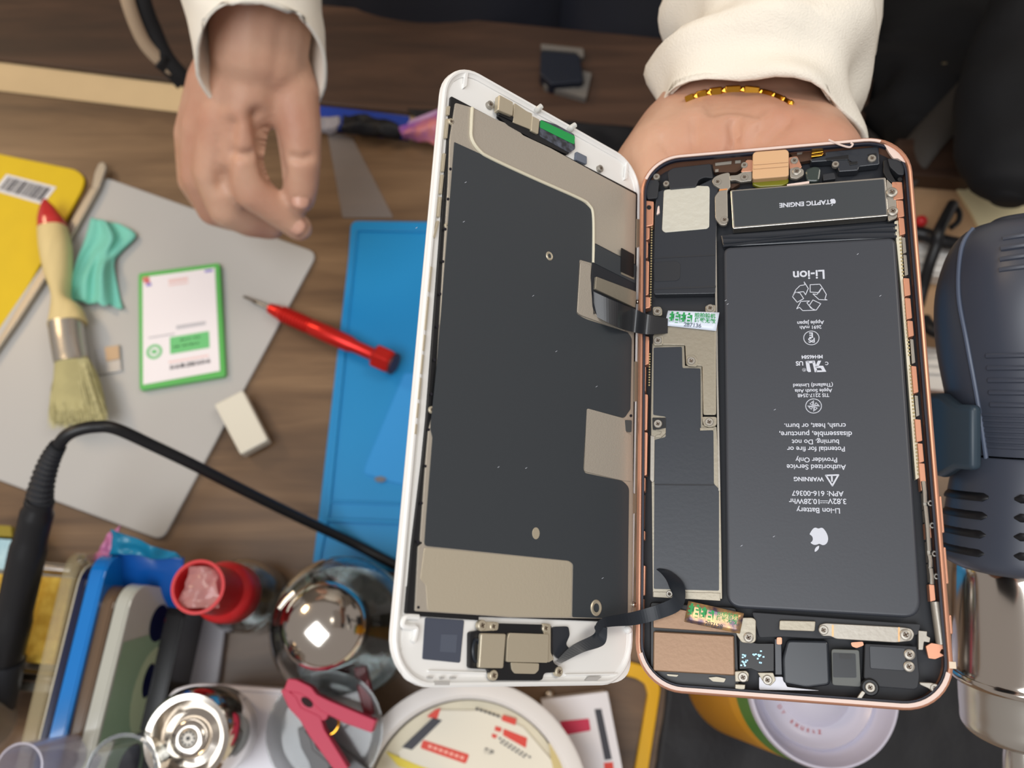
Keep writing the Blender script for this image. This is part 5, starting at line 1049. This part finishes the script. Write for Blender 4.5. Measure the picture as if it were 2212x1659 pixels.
for k in range(6): bm.faces.new([bm.verts.new(tab(1028+9*k+dx, 1528+3*k+dy, zl+.0002)) for dx, dy in ((0, 0), (6, 2), (5, 7), (-1, 5))])
link('printed_text', bm, m_ink, ls)
lab([(832, 1622), (900, 1652), (960, 1672), (930, 1680), (860, 1655)], mat('yellow_arc', '#e0cb3a', .5), 'yellow_arc', zl+.0002, ls, 5)
lab([(1180, 1560), (1200, 1580), (1222, 1640), (1205, 1700), (1190, 1640)], mat('cream_dark', '#c9b77e', .5), 'sheet_edge', zl+.0003, ls, 4)
l2 = thing('label_sheet', 'white label sheet with pink banner standing right of the tub', 'label sheet', tab(1250, 1580, .775))
zq = .775
tpoly('sheet', mat('white_label', '#dfdcdf', .45), [(1170, 1512), (1312, 1494), (1352, 1700), (1200, 1700)], zq-.02, zq, l2, r=2)
lab([(1209, 1558), (1272, 1552), (1276, 1578), (1220, 1588)], mat('crimson_banner', '#c92a50', .5), 'pink_banner', zq+.0002, l2, 3)
lab([(1284, 1532), (1299, 1531), (1322, 1640), (1306, 1642)], m_ink, 'black_bar', zq+.0002, l2)
lab([(1304, 1648), (1324, 1646), (1328, 1680), (1308, 1680)], m_redp, 'red_corner', zq+.0002, l2)
bm = BM(); p0, p1 = tab(1195, 1510, TZ), tab(1195, 1510, .765); bmesh.ops.create_icosphere(bm, subdivisions=2, radius=.003, matrix=M.Translation(tab(1187, 1500, TZ+.003))); o = link('metal_bead', bm, m_chrome, None, smooth='all'); tag(o, 'tiny shiny metal bead under the phone display corner', 'bead')
# yellow rimmed tray
yt = thing('edge_strip', 'bent yellow plastic edge strip lying between white label sheet and green can', 'strip', tab(1380, 1500))
tpoly('rim', mat('amber_plastic', '#dca804', .4), [(1230, 1394), (1385, 1436), (1408, 1448), (1424, 1468), (1427, 1492), (1392, 1720), (1362, 1716), (1400, 1500), (1394, 1478), (1376, 1466), (1225, 1424)], TZ, TZ+.006, yt, r=5, bevel=.001)
# green and yellow can
zc = .892; c = tab(1780, 1488, zc); kk = pr_(1780, 1488, zc)/F; Rc = 163*kk; b0 = V((c.x, c.y, TZ+.004)); hc = zc-b0.z
cn_ = thing('spray_can', 'yellow and green can with a recessed white bottom facing up', 'can', b0)
bm = BM(); lathe(bm, [(0, 0), (Rc*.96, 0), (Rc, .004), (Rc, hc*.72)], b0, seg=72); link('yellow_body', bm, mat('can_yellow', '#c98a06', .35), cn_, smooth=True)
bm = BM(); lathe(bm, [(Rc, hc*.72), (Rc, hc*.83)], b0, seg=72); link('yellow_band', bm, mat('can_gold', '#dd9c0c', .3), cn_, smooth=True)
bm = BM(); lathe(bm, [(Rc, hc*.83), (Rc*.99, hc*.965)], b0, seg=72); link('green_band', bm, mat('can_green', '#3e7a26', .35), cn_, smooth=True)
bm = BM(); lathe(bm, [(Rc*.99, hc*.965), (Rc*1.0, hc*.98), (Rc*.985, hc), (Rc*.955, hc), (Rc*.93, hc-.003), (Rc*.88, hc-.009), (Rc*.80, hc-.011), (Rc*.76, hc-.0085), (Rc*.70, hc-.010), (Rc*.62, hc-.0115), (Rc*.50, hc-.0115), (Rc*.40, hc-.007), (Rc*.2, hc-.004), (0, hc-.003)], b0, seg=72)
link('white_bottom', bm, mat('can_white', '#c6c3d2', .25, spec=.6), cn_, smooth=True)
bm = BM(); cc = b0+V((0, 0, hc-.0112))
for k, ch_ in enumerate('DY 8xu8hz'):
    a = math.radians(206+8*k); addtext(bm, ch_, cc+V((Rc*.56*math.cos(a), Rc*.56*math.sin(a), 0)), V((-math.sin(a), math.cos(a), 0)), V((-math.cos(a), -math.sin(a), 0)), height=.0016) if ch_ != ' ' else None
link('stamped_code', bm, mat('red_stamp', '#b5453c', .5), cn_)
bg_ = crumple('black_bag', mat('black_fabric', '#14151a', .6, bump=.2, bscale=300), [((1440, 1440), (2300, 1440), TZ+.0012), ((1436, 1520), (2300, 1520), TZ+.0012), ((1424, 1600), (2300, 1600), TZ+.0012), ((1404, 1720), (2300, 1720), TZ+.0012)], .0013, 30, 3, n=60)
tag(bg_, 'black fabric bag lying flat under the yellow and green can', 'bag')

# ================================================================== RIGHT SIDE
m_gun = mat('slate_blue_plastic', '#434854', .36, spec=.5); m_gund = mat('dark_slate_plastic', '#323845', .4)
GX = 2218
hg = thing('hot_air_gun', 'slate blue hot air rework gun with chrome nozzle at the right edge', 'heat gun', D(GX, 1100, .27))
def gl(name, m, R, nseg=48, cap=True):
    """rings along the gun: (y px, left edge px, depth)"""
    C = [D(GX, y, d) for y, l, d in R]; r_ = [(GX-l)*d/F for y, l, d in R]; bm = BM(); rings = []
    t = (C[-1]-C[0]).normalized(); v = (CAM-C[0]); v = (v-t*v.dot(t)).normalized(); u = t.cross(v)
    Cs = spline(C, 5); rs = [q.x for q in spline([V((a, 0, 0)) for a in r_], 5)]
    for c, r in zip(Cs, rs): rings.append([bm.verts.new(c+(u*math.cos(2*math.pi*k/nseg)+v*math.sin(2*math.pi*k/nseg))*max(r, .0004)) for k in range(nseg)])
    for A, B in zip(rings, rings[1:]):
        for k in range(nseg): bm.faces.new((A[k], A[(k+1) % nseg], B[(k+1) % nseg], B[k]))
    if cap: bm.faces.new(rings[0][::-1]); bm.faces.new(rings[-1])
    link(name, bm, m, hg, smooth=True); return u, v, t
U_, V_, T_ = gl('handle', m_gun, [(478, 2170, .270), (486, 2120, .270), (510, 2085, .270), (560, 2058, .270), (640, 2040, .270), (740, 2042, .270), (860, 2062, .270), (980, 2088, .270)])
gl('rear_cap', m_gund, [(466, 2200, .270), (470, 2160, .270), (484, 2140, .270)])
gl('vent_housing', m_gun, [(984, 2084, .270), (992, 2080, .270), (1050, 2068, .270), (1120, 2058, .270), (1190, 2050, .270), (1212, 2056, .270), (1224, 2075, .270)])
gl('chrome_barrel', m_chrome, [(1218, 2080, .270), (1232, 2074, .270), (1300, 2072, .270), (1440, 2072, .270), (1452, 2066, .270), (1462, 2064, .270), (1470, 2070, .270)])
gl('barrel_ring', m_steel, [(1466, 2078, .270), (1478, 2084, .270), (1540, 2088, .270), (1580, 2096, .270), (1606, 2150, .270), (1612, 2176, .270)])
gl('nozzle', m_steel, [(1606, 2176, .270), (1640, 2172, .270), (1700, 2172, .270)], cap=False)
def onr(y, left, ang, lift=0):
    """point on the skin of the gun: ang 0 = left edge, 90 = facing the camera"""
    c = D(GX, y, .27); r = (GX-left)*.27/F+lift; sgn = -1 if U_.x > 0 else 1
    return c+U_*sgn*r*math.cos(ang)+V_*r*math.sin(ang)
def edge(y):
    T = ((478, 2170), (486, 2120), (510, 2085), (560, 2058), (640, 2040), (740, 2042), (860, 2062), (980, 2088))
    for (a, u), (b, w) in zip(T, T[1:]):
        if a <= y <= b: return u+(w-u)*(y-a)/(b-a)
    return 2088
seam = [(495, 2100, 34), (540, 2064, 40), (640, 2040, 47), (740, 2042, 53), (860, 2062, 56), (985, 2086, 57)]
bm = BM(); tubeb(bm, spline([onr(y, l, math.radians(a), .0001) for y, l, a in seam], 6), .0007, 8); link('seam_line', bm, mat('seam_blue', '#5a6478', .3), hg, smooth=True)
for k, y in enumerate((772, 797, 822, 847, 872)):
    l = edge(y); bm = BM(); tubeb(bm, [onr(y, l, math.radians(a), 0) for a in range(66, 118, 4)], .0009, 8); link('grip_ridge', bm, m_gun, hg, smooth=True)
for k in range(7):
    y = 893+11*k; l = edge(y); bm = BM(); tubeb(bm, [onr(y, l, math.radians(a), -.0002) for a in range(58, 122, 4)], .0007, 8); link('grip_ridge', bm, m_gun, hg, smooth=True)
for k in range(4):
    y = 545+22*k; bm = BM(); tubeb(bm, spline([onr(y-16+abs(a-95)*.2, edge(y-10), math.radians(a), .0001) for a in range(74, 120, 6)], 3), .0009, 8); link('grip_ridge', bm, m_gun, hg, smooth=True)
for k in range(4):
    y = 1062+38*k; l = 2066-(y-1050)*.11
    for lo, hi in ((8, 66), (82, 112)):
        pts = [onr(y+10*(1-math.sin(math.radians(a))), l, math.radians(a), -.0003) for a in range(lo, hi, 4)]
        bm = BM(); tubeb(bm, pts, [.0006]+[.0019]*(len(pts)-2)+[.0006], 10, flat=.5); link('vent_slot', bm, m_blk, hg, smooth=True)
# cradle and station
hs = thing('rework_station', 'grey teal cradle on a bench station holding the hot air gun', 'station', V((.43, .05, TZ)))
m_cr = mat('teal_grey_plastic', '#34434f', .4)
bm = BM(); pts = []
ccen = D(GX, 960, .27); ccen2 = D(GX, 935, .27)
rc_ = (GX-2056)*.27/F; q_ = []
sg = -1 if U_.x > 0 else 1
for a in range(62, -200, -14):
    an = math.radians(a); q_.append((U_*sg*math.cos(an)+V_*math.sin(an)))
y0_, y1_ = 850, 1030
n = len(q_); rows = []
for i, d in enumerate(q_):
    w = 1 if i > 1 else .75; mid = (D(GX, y0_, .27)+D(GX, y1_, .27))/2; hf = (D(GX, y1_, .27)-D(GX, y0_, .27))/2*w
    rows.append([bm.verts.new(mid-hf+d*rc_), bm.verts.new(mid+hf+d*rc_), bm.verts.new(mid+hf+d*(rc_+.005)), bm.verts.new(mid-hf+d*(rc_+.005))])
for A, B in zip(rows, rows[1:]):
    for k in range(4): bm.faces.new((A[k], A[(k+1) % 4], B[(k+1) % 4], B[k]))
bm.faces.new(rows[0][::-1]); bm.faces.new(rows[-1]); link('cradle', bm, m_cr, hs, smooth=True, bevel=.0018, seg=3)
mid = D(GX, 940, .27); low = mid-V_*(rc_+.005)
bm = BM(); tubeb(bm, spline([low, low+V((.03, 0, -.02)), V((.30, mid.y, .90)), V((.42, .05, .90))], 6), .009, 12); link('cradle_arm', bm, m_cr, hs, smooth=True)
bm = BM(); boxb(bm, (.46, .05, TZ+.08), (.16, .22, .16)); link('station_box', bm, m_blk2, hs, bevel=.006)
# things seen between phone and gun
bx = tpoly('cardboard_box', mat('tan_card', '#b3906c', .7, noise_=.08), [(1900, 340), (1980, 330), (2100, 400), (2300, 470), (2300, 760), (1950, 720)], TZ, TZ+.03, None, r=4, bevel=.001)
tag(bx, 'tan cardboard box behind the hot air gun at the far right', 'box')
cs = tpoly('paper_sheet', mat('cream_paper', '#dccfa6', .6), [(2058, 392), (2130, 398), (2320, 440), (2320, 600), (2150, 560), (2100, 460)], TZ+.03, TZ+.032, None, r=6)
tag(cs, 'cream paper on the tan cardboard box beside the black bag', 'paper')
for j, (y, yy, lb_) in enumerate(((532, 606, 'white ribbed plastic block under the black cable, right of the phone top'), (752, 852, 'white ribbed plastic block lower down, beside the gun handle'))):
    wbk = thing('ribbed_block', lb_, 'block', tab(2020, y, TZ+.03 if j == 0 else TZ))
    z_ = TZ+.030 if j == 0 else TZ
    tpoly('block', mat('soft_white', '#dedbd6', .5), [(1960, y-12), (2120, y), (2120, yy), (1960, yy-16)], z_, z_+.012, wbk, r=4, bevel=.002)
    for k in range(3): tpoly('rib', mat('rib_white', '#eceae6', .4), [(1962, y+10+18*k-j*2), (2118, y+18+18*k), (2118, y+24+18*k), (1962, y+16+18*k)], z_+.012, z_+.015, wbk, bevel=.0008)
og = tpoly('orange_strip', mat('orange_plastic', '#d98324', .4), [(2000, 856), (2060, 862), (2060, 890), (2000, 884)], TZ, TZ+.01, None, r=2, bevel=.001)
tag(og, 'orange plastic strip below the lower white ribbed block', 'strip')
kb = thing('tangled_cable', 'black tangled cable crossing the white block behind the gun', 'cable', tab(2010, 520, TZ+.05))
for name, P_, r_ in (('cable_run', [(1968, 502, .80), (2000, 508, .802), (2030, 520, .805), (2080, 530, .803), (2140, 540, .80)], .0046), ('cable_run', [(2058, 442, .800), (2044, 468, .806), (2028, 500, .81), (2022, 530, .806), (2008, 570, .800), (1994, 620, .79), (1984, 660, .785)], .0036), ('cable_loop', [(2058, 442, .800), (2072, 458, .803), (2070, 478, .803), (2054, 492, .803)], .0018), ('cable_run', [(1996, 690, .785), (2016, 714, .79), (2050, 720, .79), (2090, 712, .785)], .0042)):
    bm = BM(); tubeb(bm, spline([tab(x, y, z) for x, y, z in P_], 6), r_, 12); link(name, bm, m_blk, kb, smooth=True)
rd = BM(); bmesh.ops.create_icosphere(rd, subdivisions=2, radius=.004, matrix=M.Translation(tab(1990, 478, TZ+.034))); o = link('red_button', rd, m_rc, None, smooth='all'); tag(o, 'tiny red button beside the black tangled cable', 'button')
# black clothes and bag at the upper right
m_bk = mat('black_leather', '#0d0d10', .8, bump=.3, bscale=60, noise_=.4, nscale=9)
co_ = loft('black_coat', m_bk, [(D(2170, -420, .78), .12, .05), (D(2140, -120, .72), .10, .05), (D(2100, 60, .67), .080, .042), (D(2070, 190, .63), .066, .032), (D(2015, 280, .61), .042, .02), (D(1990, 320, .60), .020, .01)], None, fold=.018, fscale=20, cap=True, seed=4)
tag(co_, 'black coat hanging behind the bench at the upper right', 'coat')
bg2 = thing('shoulder_bag', 'black shoulder bag with rounded bottom above the hot air gun', 'bag', D(2150, 300, .47))
loft('bag_body', m_bk, [(D(2560, -190, .50), .075, .03), (D(2440, -20, .49), .066, .035), (D(2330, 110, .485), .056, .032), (D(2245, 235, .48), .043, .030), (D(2200, 330, .477), .031, .026), (D(2185, 400, .474), .022, .018), (D(2175, 436, .473), .008, .008)], bg2, fold=.005, fscale=22, cap=True, seed=6)
bm = BM(); tubeb(bm, spline([D(2300, -40, .56), D(2200, 85, .56), D(2090, 205, .555), D(1995, 310, .55), D(1940, 390, .56)], 6), .013, 12, flat=.3); link('bag_strap', bm, mat('dusky_strap', '#3a3530', .7, bump=.3, bscale=300), bg2, smooth=True)
bm = BM(); tubeb(bm, [D(2016, 148, .595), D(2042, 143, .595)], .0032, 10); o = link('metal_zipper_pull', bm, mat('dull_brass', '#8d8065', .4, .6), co_); o.name = 'zipper_pull'
# far side bits
sb = thing('latch_box', 'small dark navy box in a grey corner bracket on the dark board', 'box', tab(1215, 150, zz))
bxz = zz
tpoly('box', mat('ink_blue', '#0f1726', .4), [(1168, 108), (1252, 116), (1262, 176), (1190, 182), (1166, 160)], bxz, bxz+.012, sb, r=6, bevel=.001)
tpoly('grey_bracket', mat('dull_grey_metal', '#6d6862', .5), [(1258, 152), (1278, 158), (1266, 212), (1176, 186), (1172, 172), (1250, 190)], bxz, bxz+.006, sb, r=2, bevel=.0008)
tpoly('grey_bracket', mat('dull_grey_metal', '#6d6862', .5), [(1168, 94), (1260, 104), (1262, 122), (1250, 124), (1246, 112), (1170, 106)], bxz, bxz+.006, sb, r=2, bevel=.0008)
bt_ = tpoly('blue_tray', mat('royal_blue', '#173a9a', .4), [(672, 226), (768, 236), (885, 250), (878, 300), (676, 276)], TZ-.012, TZ-.002, None, r=4, bevel=.001)
tag(bt_, 'royal blue tray behind the far edge of the bench', 'tray')
bp_ = crumple('black_pouch', mat('black_fabric', '#14151a', .6), [((744, 256), (790, 246), TZ+.008), ((735, 272), (850, 262), TZ+.014), ((740, 285), (870, 292), TZ+.010), ((760, 290), (868, 302), TZ+.004)], .008, 60, 9, n=18); tag(bp_, 'small black pouch on the blue tray', 'pouch')
wp_ = crumple('tissue', mat('grey_tissue', '#9b989f', .7), [((688, 252), (738, 254), TZ+.006), ((684, 270), (736, 272), TZ+.010), ((690, 288), (730, 290), TZ+.004)], .006, 80, 12, n=14); tag(wp_, 'small grey tissue beside the hand on the blue tray', 'tissue')
pk_ = crumple('snack_packet', mat('orange_purple_foil', '#ff9d2e', .35, col2='#8a55b5', nscale=40, stretch=(1, .35, 1)), [((862, 278), (960, 238), TZ+.012), ((866, 290), (972, 262), TZ+.016), ((870, 300), (975, 320), TZ+.006)], .004, 60, 15, n=20); tag(pk_, 'orange and purple foil snack packet behind the phone display', 'packet')
bm = BM(); tubeb(bm, spline([D(858, 282, .615), D(900, 264, .612), D(952, 244, .61)], 4), .003, 8); link('packet_seam', bm, mat('lilac_foil', '#c9a3cf', .3), pk_, smooth=True)
bs_ = thing('strap', 'beige and black strap hanging over the brown board at the upper left', 'strap', tab(400, 180, zz+.02))
def strapb(P_, w, m, name):
    bm = BM(); C_ = spline([D(*p) for p in P_], 6); A, B = [], []
    for i, c in enumerate(C_):
        t = (C_[min(i+1, len(C_)-1)]-C_[max(i-1, 0)]).normalized(); s = t.cross((CAM-c).normalized()).normalized()*w/2; A.append(bm.verts.new(c-s)); B.append(bm.verts.new(c+s))
    for k in range(len(A)-1): bm.faces.new((A[k], A[k+1], B[k+1], B[k]))
    o = link(name, bm, m, bs_, smooth='all'); s = o.modifiers.new('s', 'SOLIDIFY'); s.thickness = .002; s.offset = 0
strapb([(262, -60, .52), (278, 10, .53), (305, 80, .545), (335, 120, .555), (375, 152, .565)], .0085, mat('beige_webbing', '#b79f84', .8, bump=.3, bscale=700), 'beige_side')
strapb([(298, -60, .525), (312, 10, .535), (335, 70, .548), (358, 120, .558), (388, 158, .567), (410, 182, .575)], .010, mat('black_webbing', '#1c1b1c', .8, bump=.3, bscale=700), 'black_side')
strapb([(345, 132, .556), (372, 155, .566), (395, 182, .574)], .010, mat('black_webbing', '#1c1b1c', .8), 'strap_end')

bk_ = tpoly('wooden_block', m_dwood, [(1940, 300), (2078, 296), (2112, 388), (1950, 376)], TZ-.01, TZ+.045, None, bevel=.001)
tag(bk_, 'small dark brown wooden block between black coat and cardboard box', 'block')

random.seed(21)
for fr_, par_, zz_, P_ in ((DF, film, .98, [(898, 493), (1000, 480), (1150, 640), (1075, 1010), (1287, 836), (1135, 1012), (1004, 395), (1300, 1250), (1200, 760)]), (BF, bt, -1.47, [(1566, 650), (1570, 658), (1672, 886), (1851, 550), (1670, 1160), (1900, 640), (1600, 1180)])):
    bm = BM()
    for x, y in P_: strokes(bm, [fr_.loc(x, y, zz_*mm), fr_.loc(x+3.5, y-2.2, zz_*mm)], .10*mm, (0, 0, 1))
    o = link('dust_speck', bm, m_print, par_, local=True); o['kind'] = 'stuff'

kc = crumple('dark_gap_sheet', mat('black_fabric', '#14151a', .6), [((880, 234), (1440, 282), TZ-.006), ((905, 262), (1440, 312), TZ-.004), ((950, 300), (1440, 352), TZ+.003), ((968, 318), (1440, 368), TZ+.004)], .003, 40, 19, n=40)  # black sheet added to stand for the dark void under the palm
tag(kc, 'black sheet standing for the shade in the gap behind the bench, left of the open palm', 'cloth')
